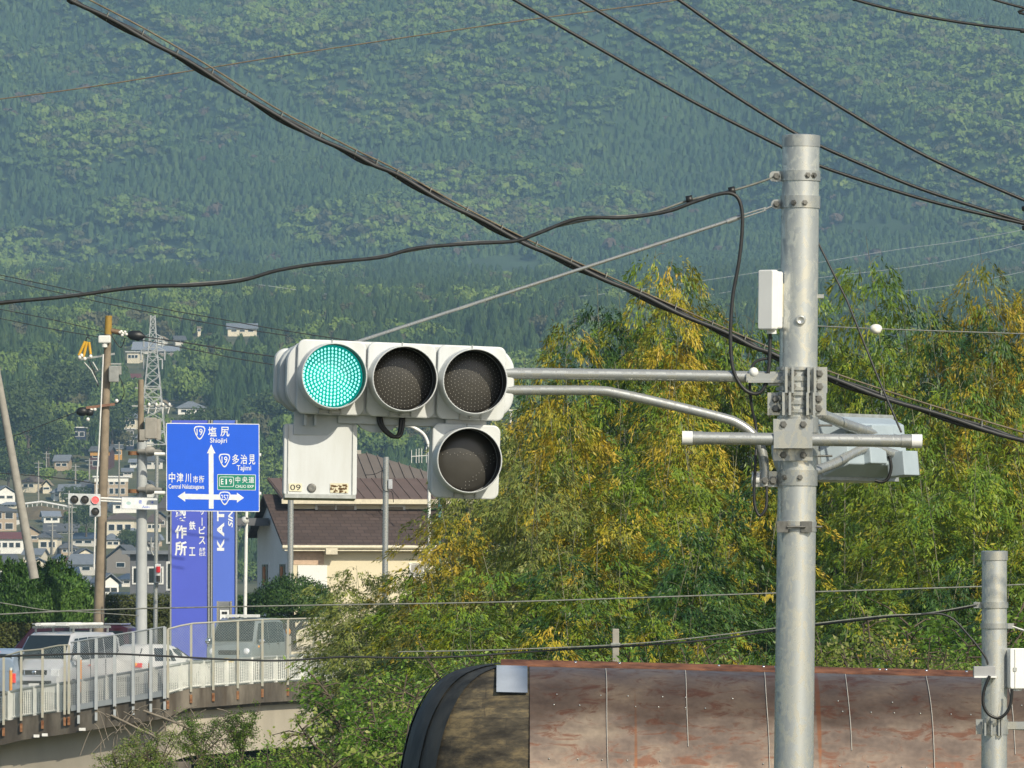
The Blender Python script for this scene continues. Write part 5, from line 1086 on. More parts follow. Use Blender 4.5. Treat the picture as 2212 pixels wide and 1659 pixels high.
# ---------------------------------------------------------------- vehicles
m_tyre = M('tyre', (.018, .018, .018), .8); m_rim = M('rim', (.42, .43, .45), .35, .6)
m_amber = M('amber_lamp', (.75, .32, .03), .3, emit=(1, .42, .02), es=.35); m_redl = M('red_lamp', (.55, .03, .03), .3, emit=(1, .05, .03), es=.5); m_headl = M('headlamp_glass', (.80, .82, .84), .2, .1); m_plate = M('number_plate', (.75, .75, .72), .5); m_plate_y = M('yellow_number_plate', (.72, .50, .04), .5)
def paint(n, c, me=.3): 
    m = M(n, c, .28, me, .02, 3); m.node_tree.nodes['Principled BSDF'].inputs['Coat Weight'].default_value = .5; return m
def vehicle(name, label, loc, yaw, st, pnt, side, screens, wheels, extras, cat='car', wr_=.31):
    t = thing(name, label, cat, loc, Matrix.Rotation(yaw, 3, 'Z')); b = MB(); vs = []; k = 13
    for x, zb, zr, w, wr in st:
        half = [(w * .9, .22), (w, .38), (w * 1.01, zb * .68), (w, zb), (wr, max(zb + .01, zr - .09)), (wr - .10, zr - .012), (0, zr)]
        vs += [Vector((x, y, z)) for y, z in half] + [Vector((x, -y, z)) for y, z in half[-2::-1]]
    fs = [(i * k + j, i * k + j + 1, (i + 1) * k + j + 1, (i + 1) * k + j) for i in range(len(st) - 1) for j in range(k - 1)] + [(i * k + k - 1, i * k, (i + 1) * k, (i + 1) * k + k - 1) for i in range(len(st) - 1)]
    fs += [tuple(range(k))[::-1], tuple((len(st) - 1) * k + j for j in range(k))]
    b.add(vs, fs, True); b.build('body', pnt, t, local=True, sharp=32)
    X = [s[0] for s in st]
    def ys(x, z):
        zb, zr, w, wr = (float(np.interp(x, X, [s[i] for s in st])) for i in (1, 2, 3, 4)); f = min(1, max(0, (z - zb) / max(.05, zr - .09 - zb))); return w + (wr - w) * f
    for s in (1, -1):
        for poly in side:
            o = [Vector((x, s * (ys(x, z) + .012), z)) for x, z in poly]; i_ = [p - Vector((0, s * .03, 0)) for p in o]; n = len(o); b = MB()
            b.add(o + i_, [tuple(range(n))[::s], tuple(range(2 * n - 1, n - 1, -1))[::s]] + [(i, i + n, (i + 1) % n + n, (i + 1) % n) for i in range(n)]); b.build('side_window', m_glass, t, local=True)
    for (x1, z1, w1, x0, z0, w0), nm in screens:
        b = MB(); fx = .02 if x0 > x1 else -.02
        if nm == 'rear_window': fx = -.02
        o = [Vector((x1 + fx, -w1, z1)), Vector((x1 + fx, w1, z1)), Vector((x0 + fx, w0, z0)), Vector((x0 + fx, -w0, z0))]; i_ = [p - Vector((fx * 2, 0, 0)) for p in o]
        b.add(o + i_, [(0, 1, 2, 3), (7, 6, 5, 4)] + [(i, i + 4, (i + 1) % 4 + 4, (i + 1) % 4) for i in range(4)]); b.build(nm, m_glass, t, local=True)
    hw = max(s[3] for s in st)
    for x in wheels:
        for s in (1, -1):
            w = MB(); w.lathe([(wr_ * .62, 0), (wr_ * .95, 0), (wr_, .03), (wr_, .17), (wr_ * .6, .19)], (x, s * (hw - .17), wr_), (0, s, 0), 20); o = w.build('wheel', m_tyre, t, local=True, sharp=40)
            w = MB(); w.lathe([(wr_ * .62, .15), (wr_ * .5, .18), (.05, .17), (.0001, .185)], (x, s * (hw - .17), wr_), (0, s, 0), 20); w.build('rim', m_rim, o, local=True)
    for nm, mat, parts in extras:
        for kind, c, sz in parts:
            b = MB()
            if kind == 'e': b.ico(c, sz)
            else: b.box(c, sz)
            b.build(nm, mat, t, local=True, bevel=0 if kind == 'e' else .012)
    return t
def facing(a, away=False):                        # a: how far the flank turns into view
    f = Vector((-math.sin(a), -math.cos(a))); return math.atan2(f.y, f.x)
VAN = [(0, 1.15, 1.55, .80, .70), (.06, 1.15, 1.88, .84, .72), (.3, 1.15, 1.97, .85, .74), (1.6, 1.15, 2.0, .85, .75), (3.2, 1.14, 1.99, .85, .74), (3.5, 1.12, 1.93, .85, .72), (4.18, 1.10, 1.20, .84, .74), (4.5, 1.0, 1.08, .82, .70), (4.66, .85, .94, .76, .62), (4.72, .6, .68, .70, .55)]
p = at(97, 1510, 201.5); yv = facing(R(19)); dv = Vector((math.cos(yv), math.sin(yv), 0))
van = vehicle('van', 'silver work van with a roof rack, facing the camera behind the left mesh screen', p - dv * 4.3, yv, VAN, paint('silver_paint', (.60, .61, .62)),
    [[(2.55, 1.18), (3.35, 1.17), (3.86, 1.17), (3.42, 1.80), (2.55, 1.84)], [(1.4, 1.2), (2.48, 1.19), (2.48, 1.84), (1.4, 1.85)], [(.25, 1.22), (1.32, 1.2), (1.32, 1.85), (.3, 1.83)]],
    [((3.53, 1.90, .64, 4.17, 1.23, .72), 'windscreen')], (.85, 3.75),
    [('headlight', m_headl, [('b', (4.62, s * .64, .80), (.16, .26, .22)) for s in (1, -1)]), ('grille', m_dark, [('b', (4.66, 0, .80), (.10, .80, .15)), ('b', (4.70, 0, .50), (.06, 1.1, .12))]), ('grille_bar', m_chrome, [('b', (4.715, s * .30, .80), (.03, .05, .17)) for s in (1, -1)] + [('b', (4.715, 0, .70), (.03, .7, .02))]),
     ('badge', m_chrome, [('b', (4.73, 0, .80), (.02, .17, .035)), ('e', (4.72, 0, .80), (.02, .07, .07))]), ('number_plate', m_plate, [('b', (4.735, 0, .40), (.02, .33, .16))]), ('mirror', m_white, [('e', (3.95, s * 1.0, 1.22), (.07, .12, .10)) for s in (1, -1)])], cat='van')
for s in (-1, 1):
    b = MB(); b.box((1.9, s * .60, 2.13), (3.0, .05, .06)); b.build('roof_rail', m_galv2, van, local=True)
b = MB()
for i in range(8): b.box((.5 + i * .4, 0, 2.16), (.04, 1.25, .03))
for x in (.6, 1.9, 3.2):
    for s in (-1, 1): b.box((x, s * .6, 2.05), (.05, .05, .14))
b.build('roof_rack', m_galv2, van, local=True)
b = MB()
for i, yy in enumerate((-.45, -.35, .3, .42)): b.tube([(.3 + .1 * i, yy, 2.22), (3.5, yy, 2.22)], .05, 8)
b.build('pipe', m_gf, van, local=True); b = MB(); b.box((3.45, .35, 2.23), (.2, .36, .10)); b.build('case', m_white, van, local=True, bevel=.01)
KEI = [(0, 1.0, 1.5, .70, .62), (.06, 1.0, 1.82, .735, .64), (.4, 1.0, 1.88, .74, .66), (2.3, 1.0, 1.88, .74, .66), (2.55, 1.0, 1.82, .74, .65), (3.02, .98, 1.08, .735, .66), (3.30, .88, .96, .72, .62), (3.38, .7, .78, .68, .55)]
p = at(505, 1455, 208.0); yk = facing(R(17)); dk = Vector((math.cos(yk), math.sin(yk), 0))
kei = vehicle('minivan', 'grey green boxy minivan facing the camera behind the right mesh screen', p - dk * 2.9 + Vector((0, 0, .0)), yk, [(a, b_, c, w * 1.12, e * 1.12) for a, b_, c, w, e in KEI], paint('grey_green_paint', (.27, .31, .31)),
    [[(1.75, 1.03), (2.84, 1.03), (2.52, 1.70), (1.75, 1.74)], [(.75, 1.04), (1.68, 1.03), (1.68, 1.74), (.75, 1.75)], [(.12, 1.06), (.68, 1.05), (.68, 1.74), (.16, 1.72)]], [((2.57, 1.79, .62, 3.02, 1.12, .70), 'windscreen')], (.6, 2.75),
    [('headlight', m_headl, [('e', (3.33, s * .60, .74), (.08, .13, .13)) for s in (1, -1)]), ('turn_signal', m_amber, [('b', (3.30, s * .75, .74), (.06, .05, .12)) for s in (1, -1)] + [('b', (2.75, .835, .92), (.10, .03, .08))]), ('grille', m_dark, [('b', (3.36, 0, .72), (.07, .75, .16))]), ('mirror', m_chrome, [('e', (2.78, s * .95, 1.10), (.06, .11, .11)) for s in (1, -1)]), ('number_plate', m_plate_y, [('b', (3.41, 0, .45), (.02, .33, .16))]), ('roof_box', m_white, [('b', (2.25, -.25, 1.95), (.30, .45, .10)), ('b', (2.25, .35, 1.95), (.30, .60, .10))])], cat='minivan')
HAT = [(0, .85, .95, .72, .60), (.05, .88, 1.05, .80, .62), (.5, .92, 1.42, .84, .58), (.9, .92, 1.50, .85, .60), (1.8, .90, 1.50, .85, .61), (2.3, .88, 1.42, .85, .59), (3.1, .86, .98, .84, .68), (3.8, .72, .82, .80, .62), (4.1, .55, .62, .70, .5)]
p = at(262, 1491, 204.5); yh = R(58); hat = vehicle('hatchback', 'white hatchback seen from behind with a lit tail lamp, right of the silver van', p, yh, HAT, paint('white_car_paint', (.68, .68, .66), .0),
    [[(.75, .95), (1.6, .94), (1.6, 1.36), (.95, 1.37)], [(1.67, .94), (2.85, .93), (2.3, 1.33), (1.67, 1.36)]], [((.46, 1.36, .52, .10, .98, .62), 'rear_window'), ((2.34, 1.38, .55, 3.08, .99, .68), 'windscreen')], (.75, 3.3),
    [('tail_light', m_redl, [('b', (.04, s * .68, .82), (.14, .24, .14)) for s in (1, -1)]), ('turn_signal', m_amber, [('e', (-.02, -.58, .84), (.05, .08, .06))]), ('bumper', m_dark, [('b', (.02, 0, .36), (.12, 1.4, .16))]), ('mirror', m_white, [('e', (2.55, s * .94, .98), (.08, .10, .07)) for s in (1, -1)])])
p = at(-12, 1522, 200.5); ys_ = R(78); suv = vehicle('kei_wagon', 'pale blue wagon driving away at the left picture edge with a yellow number plate', p, ys_, [(0, .95, 1.05, .66, .56), (.03, .97, 1.45, .72, .60), (.25, 1.0, 1.74, .74, .60), (.6, 1.0, 1.80, .74, .62), (2.2, 1.0, 1.78, .74, .62), (2.7, .98, 1.10, .73, .62), (3.3, .8, .9, .70, .58)], paint('pale_blue_paint', (.30, .38, .50)),
    [[(.35, 1.03), (1.3, 1.03), (1.3, 1.62), (.45, 1.62)], [(1.36, 1.03), (2.5, 1.03), (2.15, 1.62), (1.36, 1.62)]], [((.12, 1.62, .52, .02, 1.05, .62), 'rear_window')], (.6, 2.8),
    [('tail_light', m_redl, [('b', (-.01, s * .64, .85), (.08, .13, .30)) for s in (1, -1)]), ('brake_light', m_redl, [('b', (.10, 0, 1.69), (.06, .30, .05))]), ('number_plate', m_plate_y, [('b', (-.04, .0, .62), (.03, .36, .18))]), ('bumper', m_dark, [('b', (0, 0, .36), (.10, 1.3, .14))])])
p = at(290, 1486, 216); dvn = vehicle('van', 'dark maroon van with grey roof, mostly hidden behind the silver van', p - Vector((0, 0, 0)), R(168), [(a, b_, c * 1.10, w, e) for a, b_, c, w, e in VAN], paint('dark_maroon_paint', (.05, .012, .02)),
    [[(2.55, 1.25), (3.75, 1.25), (3.42, 1.92), (2.55, 1.98)], [(.9, 1.25), (2.45, 1.25), (2.45, 1.98), (.9, 2.0)], [(.12, 1.28), (.8, 1.26), (.8, 1.98), (.2, 1.96)]], [((.02, 1.95, .62, .0, 1.3, .70), 'rear_window')], (.85, 3.75), [('roof_panel', paint('grey_roof_paint', (.32, .34, .38)), [('b', (1.9, 0, 2.205), (3.2, 1.2, .05))])], cat='van')
for o, xs_, hw_ in ((van, (2.52, 3.55, 1.36), .865), (kei, (1.71, .72), .83)):
    for x in xs_:
        MB().box((x, hw_ - .004, .78), (.018, .016, .8)).build('door_seam', m_dark, o, local=True)
        MB().box((x + .14, hw_ + .006, 1.0), (.16, .03, .035)).build('door_handle', m_chrome, o, local=True)
for o, k in ((van, 1.10), (kei, 1.0)): o.scale = (k, k, k * .98)
# orange marker posts behind the fence
m_or = M('orange_marker', (.75, .30, .03), .5)
for i, (x, y, d, h, lb) in enumerate([(23, 1500, 199.2, .85, 'orange marker post in front of the pale blue wagon'), (173, 1468, 198.5, .7, 'orange marker post beside the silver van flank'), (324, 1460, 198, .45, 'short orange marker below the white hatchback'), (730, 1462, 205, .5, 'orange marker at the right end of the guard fence')]):
    t = thing('marker_post', lb, 'marker post', at(x, y, d), group='orange marker posts along the bridge kerb'); b = MB(); b.tube([(0, 0, -.4), (0, 0, h * .9)], .055, 10); b.build('post', m_or, t, local=True); b = MB(); b.tube([(0, 0, h * .9), (0, 0, h)], .05, 10); b.build('tip', m_white, t, local=True)
t = thing('traffic_post', 'grey post with a small orange lamp behind the minivan', 'post', at(622, 1440, 224)); b = MB(); b.tube([(0, 0, 0), (0, 0, 1.1)], .12, 10); b.build('shaft', m_conc, t, local=True); b = MB(); b.ico((0, 0, 1.25), (.1, .1, .13)); b.build('lamp', m_or, t, local=True)
wl = MB(); 
for i in range(6): 
    for j in range(3): wl.box(at(640 + i * 28 + (j % 2) * 10, 1432 - j * 15, 238), (.46, .3, .20))
tag(wl.build('stone_wall', M('stone_wall', (.30, .27, .21), .9, 0, .25, 3), bevel=.03), 'low rough stone wall right of the minivan, under the bushes', 'wall')
# ---------------------------------------------------------------- poles and signs at the junction (about 205 m)
m_blue = M('sign_blue', (.012, .11, .72), .45, 0, .03, 2); m_swhite = M('sign_white', (.78, .80, .80), .5); m_sgreen = M('sign_green', (.005, .23, .15), .45); m_sback = M('sign_frame', (.48, .50, .52), .5, .3)
DS = 205.0; SC_ = 201.4 / 1540 / ppm(DS)          # metres per unit of the sign layout
tl_ = at(359, 913.5, DS); ex = Vector((1, 0, -.010)).normalized(); ez = Vector((-.004, 0, 1)).normalized(); nn = Vector((0, -1, 0)); ex = Vector((ex.x, .0, ex.z))
rs = thing('direction_sign', 'large blue direction sign with white arrows, route shields and Japanese place names', 'road sign', tl_ + Vector((1.5, 0, -3)))
def SP(u, v, o=0.0): return tl_ + ex * ((u - 160) * SC_) - ez * ((v - 145) * SC_) + nn * o
def plate(b, u0, v0, u1, v1, o, r=8, th=.003, m=0):
    c = SP((u0 + u1) / 2, (v0 + v1) / 2, o - th); b.prism(rrect((u1 - u0) * SC_, (v1 - v0) * SC_, r * SC_, 4), c, ex, ez, nn * th, m)
b = MB(); plate(b, 160, 145, 1700, 1600, 0, 14, .05); b.build('border', m_swhite, rs)
b = MB(); plate(b, 172, 158, 1688, 1587, .004, 10, .003); panel = b.build('panel', m_blue, rs)
def poly(b, pts, o, th=.003): b.prism([((u - 160) * SC_, -(v - 145) * SC_) for u, v in pts][::-1], tl_ + nn * (o - th), ex, ez, nn * th)
b = MB(); poly(b, [(862, 1555), (862, 640), (832, 640), (903, 492), (972, 640), (940, 640), (940, 1320), (1325, 1320), (1325, 1285), (1443, 1370), (1325, 1452), (1325, 1408), (940, 1405), (940, 1555)], .008)
poly(b, [(862, 1318), (470, 1312), (470, 1275), (345, 1357), (470, 1442), (470, 1403), (862, 1403)], .008); b.build('arrow', m_swhite, rs)
def shield_pts(cx, cy, w, h, k=10):
    top = [(cx - w / 2 * .98, cy - h * .30)] + [(cx + w / 2 * s, cy - h * (.42 + .08 * (1 - s * s * 1.0))) for s in np.linspace(-.78, .78, 7)] + [(cx + w / 2 * .98, cy - h * .30)]
    bot = [(cx + w / 2 * .95, cy - h * .14), (cx + w * .34, cy + h * .16), (cx + w * .17, cy + h * .42), (cx + w * .05, cy + h * .5), (cx - w * .05, cy + h * .5), (cx - w * .17, cy + h * .42), (cx - w * .34, cy + h * .16), (cx - w / 2 * .95, cy - h * .14)]
    return top + bot
def stext(b, s, cx, cy, w, h, o, weight=.012): put_text(b, s, (cx - 160) * SC_, -(cy - 145) * SC_, w * SC_, h * SC_, tl_, ex, ez, nn, o, weight)
for cx, cy, w, h, s, tw, ht in ((712, 302, 192, 226, '19', 100, 108), (1122, 756, 192, 226, '19', 98, 108), (1125, 1380, 194, 224, '257', 128, 92)):
    b = MB(); poly(b, shield_pts(cx, cy, w, h), .012); sh = b.build('route_shield', m_swhite, rs)
    b = MB(); poly(b, shield_pts(cx, cy - 3, w - 36, h - 44), .0155); b.build('shield_field', m_blue, sh)
    b = MB(); stext(b, s, cx, cy - 12, tw, ht, .018); b.build('number', m_swhite, sh)
def letters(name, items, o=.008, mat=None, par=None, wt=.012):
    b = MB()
    for it in items: stext(b, *it, o, wt)
    b.build(name, mat or m_swhite, par or rs)
letters('place_name', [('塩', 922, 280, 140, 160), ('尻', 1130, 280, 148, 160), ('Shiojiri', 1024, 437, 280, 108)])
letters('place_name', [('多', 1306, 735, 116, 165), ('治', 1442, 735, 112, 160), ('見', 1576, 735, 108, 165), ('Tajimi', 1443, 888, 236, 112)])
letters('place_name', [('中', 254, 1045, 106, 168), ('津', 385, 1048, 112, 158), ('川', 520, 1052, 96, 150), ('市', 643, 1072, 82, 120), ('街', 742, 1072, 90, 124), ('Central Nakatsugawa', 492, 1204, 590, 100)])
b = MB(); plate(b, 1003, 985, 1638, 1245, .008, 10); gp = b.build('motorway_panel', m_swhite, rs)
b = MB(); plate(b, 1012, 994, 1629, 1236, .0115, 8); b.build('motorway_field', m_sgreen, gp)
b = MB(); plate(b, 1033, 1024, 1277, 1192, .015, 26); b.build('number_frame', m_swhite, gp); b = MB(); plate(b, 1042, 1033, 1268, 1183, .0185, 22); b.build('number_field', m_sgreen, gp)
letters('motorway_lettering', [('E', 1084, 1106, 42, 92), ('1', 1150, 1106, 22, 92), ('9', 1222, 1106, 50, 92)], .022, m_swhite, gp)
letters('motorway_name', [('中', 1343, 1072, 78, 108), ('央', 1458, 1072, 92, 106), ('道', 1566, 1072, 92, 106), ('CHUO EXP', 1452, 1182, 306, 50)], .0155, m_swhite, gp)
b = MB()
for v in (660, 1300): b.tube([SP(-40, v, -.12), SP(1725, v, -.12)], .06, 12)
b.build('support_tube', m_gf, rs)
b = MB(); b.tube([at(305, 1420, 206), at(307, 955, 206)], [12.8 / ppm(206), 10.8 / ppm(206)], 18)
spole = thing('sign_pole', 'grey concrete sign pole left of the blue direction sign', 'pole', at(305, 1420, 206)); b.build('shaft', M('grey_pole_paint', (.40, .42, .42), .6, 0, .06, 2), spole)
for y in (975, 1057):
    b = MB(); b.tube([at(300, y, 205.8), at(352, y + 2, 205.3)], .085, 12); b.lathe([(.13, 0), (.17, .05), (.17, .2), (.10, .34)], at(314, y, 205.7), (1, 0, 0), 14); b.build('sign_arm', m_conc, spole)
    b = MB(); b.tube([at(291, y, 206), at(291, y + 8, 206)], .22, 12); b.build('clamp', m_rst, spole)
# name plate
npl = thing('name_plate', 'white name plate with blue letters and a small pale emblem on the sign pole', 'sign', at(302, 1101, 205.5)); o_ = at(302, 1087.5, 205.5); s_ = 1 / ppm(205.5); ex2 = Vector((1, 0, -.022)); ez2 = Vector((0, 0, 1))
b = MB(); b.prism(rrect(80 * s_, 26 * s_, .04), o_ + Vector((0, .04, 0)), ex2, ez2, nn * .04); b.build('border', m_sback, npl); b = MB(); b.prism(rrect(77 * s_, 23.4 * s_, .03), o_, ex2, ez2, nn * .003); b.build('face', m_swhite, npl)
b = MB()
for s, cx, cy, w, h in (('青', 1, 3.2, 7.4, 8.6), ('木', 27, 2.6, 8, 8.2), ('Aoki', 13, -7.0, 16, 5.2)): put_text(b, s, cx * s_, cy * s_, w * s_, h * s_, o_, ex2, ez2, nn, .006)
b.build('lettering', m_blue, npl)
b = MB(); c = o_ + ex2 * (-24 * s_) + ez2 * (0) + nn * .006
b.add([c + ex2 * (math.cos(a) * 5.5 * s_) + ez2 * (math.sin(a) * 3.6 * s_) for a in [i * math.pi / 8 for i in range(16)]], [tuple(range(16))]); b.build('emblem', M('pale_teal_print', (.45, .62, .60), .6), npl)
# small traffic light far left, its arm
ft = thing('traffic_light', 'small distant traffic light showing red, before the brown utility pole', 'traffic light', at(183, 1090, 209)); s9 = 1 / ppm(209)
def F(x, y, o=0): return at(x, y, 209 + o)
b = MB(); b.prism(rrect(70 * s9, 24.5 * s9, .04), F(182.6, 1079, .2), (1, 0, -.02), (0, 0, 1), (0, -.2, 0)); b.prism(rrect(24 * s9, 25 * s9, .04), F(206, 1104, .2), (1, 0, 0), (0, 0, 1), (0, -.2, 0)); b.build('housing', m_sigbox, ft, bevel=.02)
for x, y, lit in ((161, 1078.6, 0), (183.5, 1079.2, 0), (206, 1080, 1), (206, 1105, 0)):
    c = F(x, y); b = MB(); b.lathe([(8.6 * s9, 0), (8.6 * s9, .06), (7.9 * s9, .06), (7.9 * s9, 0)], c + Vector((0, .01, 0)), (0, -1, 0), 20); v_ = b.build('visor', m_dark if not lit else m_sigbox, ft)
    b = MB(); b.lathe([(8.2 * s9, 0), (.0001, .03)], c, (0, -1, 0), 20); b.build('lens', M('lit_red_lens', (.8, .08, .08), .4, emit=(1, .11, .10), es=1.0) if lit else m_lensdark, ft)
b = MB(); b.tube([F(216, 1076, .3), F(300, 1080, .3)], .04, 8); b.tube([F(216, 1082, .3), F(300, 1086, .3)], .03, 8); b.build('arm', m_gf, ft)
# brown utility pole with its gear
DU = 214.0; 
def U(x, y, o=0): return at(x, y, DU + o)
ua, ub = U(211, 1420), U(234.5, 684); up = thing('utility_pole', 'tall brown leaning utility pole carrying switch, transformer and insulators', 'utility pole', ua)
b = MB(); b.tube([ua, ub], [.205, .115], 16); b.build('shaft', m_concb, up)
b = MB(); b.tube([U(233.4, 722), U(234.7, 682)], [.125, .12], 14); b.build('top_sleeve', M('orange_sleeve', (.32, .20, .03), .7), up)
b = MB(); b.box(U(226, 733, -.3), (.42, .3, .26)); b.tube([U(226, 738, -.3), U(226, 750, -.3)], .10, 10); b.build('switch_box', m_white, up, bevel=.04)
b = MB(); b.box(U(246, 808, -.25), (.34, .3, .56)); b.box(U(258, 800, -.2), (.14, .2, .32)); b.build('transformer', M('transformer_grey', (.27, .28, .27), .6), up, bevel=.03)
b = MB(); b.bar(U(170, 777), U(248, 764), .07); b.bar(U(226, 786), U(262, 786), .05); b.build('crossarm', m_steel, up)
b = MB(); b.bar(U(186, 881, -.2), U(248, 873, -.2), .09); b.build('crossarm', M('rusty_crossarm', (.22, .12, .08), .8), up)
b = MB()
for a, c in (((184, 737), (170, 768)), ((188, 738), (180, 772)), ((192, 739), (196, 765))): b.tube([U(*a), U(*c)], .05, 8)
b.build('yellow_sleeve', m_yellow, up)
b = MB()
for x, y in ((172, 772), (183, 775), (176, 768), (196, 770), (252, 866), (197, 885), (205, 884), (190, 906)): b.ico(U(x, y, -.2), (.065, .06, .07), n=8)
for x, y in ((262, 716), (266, 720), (270, 717), (264, 724), (273, 722), (259, 718)): b.ico(U(x, y, -.1), (.055, .05, .05), n=8)
b.build('insulator', m_porc, up)
b = MB(); b.tube([U(240, 714), U(262, 719)], .09, 8); b.build('insulator_string', M('brown_porcelain', (.17, .11, .06), .4), up)
b = MB(); b.lathe([(.0001, 0), (.16, .2), (.19, .5), (.0001, .75)], U(262 + 8, 722), (1, 0, -.12), 10); b.build('clamp_cover', m_black, up)
b = MB(); b.ico(U(178, 889, -.2), (.22, .15, .16)); b.ico(U(193, 891, -.2), (.16, .12, .13)); b.build('splice_cover', m_black, up)
b = MB(); b.tube([U(223, 765, -.25), U(219, 860, -.25), U(214, 960, -.25), U(207, 1075, -.25), U(203, 1230, -.2)], .028, 6); b.build('conduit', m_trim, up)
b = MB(); b.tube(spline([U(195, 732), U(188, 728), U(185, 738)], 5), .02, 5); b.tube(spline([U(192, 780), U(204, 805), U(212, 835)], 5), .022, 5); b.tube(spline([U(230, 790), U(231, 810), U(236, 830)], 5), .018, 5); b.tube(spline([U(254, 805), U(265, 830), U(268, 850), U(258, 868), U(240, 874)], 5), .016, 5); b.tube(spline([U(240, 722), U(252, 742), U(262, 750), U(270, 730)], 5), .018, 5); b.build('jumper_wire', m_black, up)
b = MB(); b.tube([U(182, 783), U(197, 800), U(213, 832)], .03, 6); b.tube([U(200, 782), U(212, 802)], .035, 6); b.build('brace', m_steel, up)
# second, thinner utility pole behind the sign pole
u2 = thing('utility_pole', 'thin weathered utility pole rising behind the sign pole', 'utility pole', at(303, 1300, 222)); b = MB(); b.tube([at(303, 1300, 222), at(304.5, 820, 222)], [.15, .10], 12); b.build('shaft', m_concb, u2)
b = MB(); b.bar(at(292, 838, 222), at(345, 840, 222), .05); b.bar(at(285, 877, 222), at(372, 877, 222), .06); b.bar(at(312, 845, 222), at(340, 876, 222), .035); b.build('crossarm', m_steel, u2)
b = MB(); random.seed(4)
for x in (322, 338, 352, 366): b.ico(at(x, 874, 221.9), (.05, .05, .07), n=8); b.tube([at(x, 880, 221.9), at(x + random.uniform(-5, 5), 893, 221.9)], .02, 5)
b.build('insulator', m_porc, u2)
b = MB(); b.box(at(326, 925, 221.7), (.42, .3, .75)); b.tube([at(341, 905, 221.8), at(341, 950, 221.8)], .12, 10); b.box(at(310, 940, 221.7), (.3, .25, .4)); b.build('transformer', m_conc, u2, bevel=.03)
# leaning stay pole at the far left
lp = thing('stay_pole', 'smooth grey pole leaning to the left at the picture edge', 'pole', at(74, 1240, 205)); b = MB(); b.tube([at(74, 1250, 205), at(-8, 795, 205)], [.16, .115], 14); b.build('shaft', m_conc, lp)
# pedestrian signal pole
gp_ = thing('pedestrian_signal', 'slim galvanised pole with a white pedestrian signal showing red', 'traffic light', at(337, 1420, 211)); b = MB(); b.tube([at(335, 1420, 211), at(339, 972, 211)], [.075, .065], 12); b.build('shaft', m_galv2, gp_)
b = MB(); b.box(at(341, 1239, 210.8), (.20, .2, .64)); h_ = b.build('head', m_sigbox, gp_, bevel=.02); b = MB(); b.box(at(342, 1230, 210.67), (.13, .03, .20)); b.build('stop_lens', M('dim_red_lens', (.4, .02, .03), .4, emit=(1, .05, .05), es=.25), h_); b = MB(); b.box(at(342, 1250, 210.67), (.13, .03, .20)); b.build('walk_lens', m_lensdark, h_)
b = MB(); b.tube([at(338, 1222, 210.9), at(342, 1222, 210.9)], .10, 8); b.tube([at(338, 1262, 210.9), at(342, 1262, 210.9)], .10, 8); b.tube(spline([at(332, 1200, 211), at(327, 1190, 211), at(326, 1170, 211), at(327, 1160, 211)], 4), .03, 6); build_parts(b, 'mount', m_steel, gp_)
# street lamp pole in front of the pylon edge
sl_ = thing('lamp_post', 'thin pale pole with a small round lamp right of the blue pylon', 'lamp post', at(529, 1420, 213)); b = MB(); b.tube([at(528, 1420, 213), at(532.5, 1105, 213)], [.065, .055], 12); b.build('shaft', m_gf, sl_)
b = MB(); b.lathe([(.0001, 0), (.10, .02), (.15, .10), (.05, .2)], at(527, 1127, 212.8), (.5, -.6, .5), 12); b.build('lamp_head', m_gf, sl_); b = MB(); b.tube([at(516, 1147, 212.9), at(523, 1132, 212.9)], .03, 6); b.build('bracket', m_steel, sl_)
# blue company pylon
PY = thing('pylon_sign', 'tall blue twin company pylon sign with white lettering behind the direction sign', 'sign', at(440, 1420, 222)); sp_ = 1 / ppm(222)
m_pyl = M('pylon_blue', (.085, .12, .58), .4, 0, .05, .3); m_pyr = M('pylon_lighter_blue', (.095, .17, .62), .4, 0, .05, .3)
def pyl(x0, x1, y0, y1, mat): b = MB(); b.prism(rrect((x1 - x0) * sp_, (y1 - y0) * sp_, .03), at((x0 + x1) / 2, (y0 + y1) / 2, 222.30), (1, 0, 0), (0, 0, 1), (0, -.30, 0)); return b.build('panel', mat, PY)
pa_ = pyl(372, 449, 908, 1424, m_pyl); pb_ = pyl(461, 509, 908, 1424, m_pyr)
b = MB()
for x in (369.5, 452, 457.5, 511): b.box(at(x, 1166, 222.1), (.05, .34, 8.5))
b.build('edge_frame', m_steel, PY)
b = MB(); b.box(at(455, 1166, 222.2), (.10, .2, 8.5)); b.build('gap_post', m_dark, PY)
def ptext(par, items, mat=m_swhite):
    b = MB(); og = at(0, 0, 222) ; 
    for s, cx, cy, w, h, wt, it, rot in items: put_text(b, s, 0, 0, w * sp_, h * sp_, at(cx, cy, 222), Vector((1, 0, 0)), Vector((0, 0, 1)), nn, .006, wt, it, rot)
    b.build('lettering', mat, par)
Z = lambda x, y: (305 + x * .3674, 847 + y * .3674)
def z_(s, x, y, w, h, wt=.02, it=0, rot=0): c = Z(x, y); return (s, c[0], c[1], w * .3674, h * .3674, wt, it, rot)
ptext(pa_, [z_('製', 234, 722, 68, 78, .03), z_('作', 233, 822, 70, 78, .03), z_('所', 233, 920, 70, 86, .03), z_('鉄', 301, 785, 38, 52, .015), z_('工', 300, 937, 36, 50, .02), z_('サ', 358, 700, 34, 44, .02), z_('ー', 358, 762, 46, 5, .0, 0, R(90)), z_('ビ', 358, 812, 38, 44, .02), z_('ス', 358, 872, 38, 46, .02), z_('株', 369, 926, 18, 24), z_('式', 369, 952, 18, 24), z_('会', 349, 926, 18, 24), z_('社', 349, 952, 18, 24)])
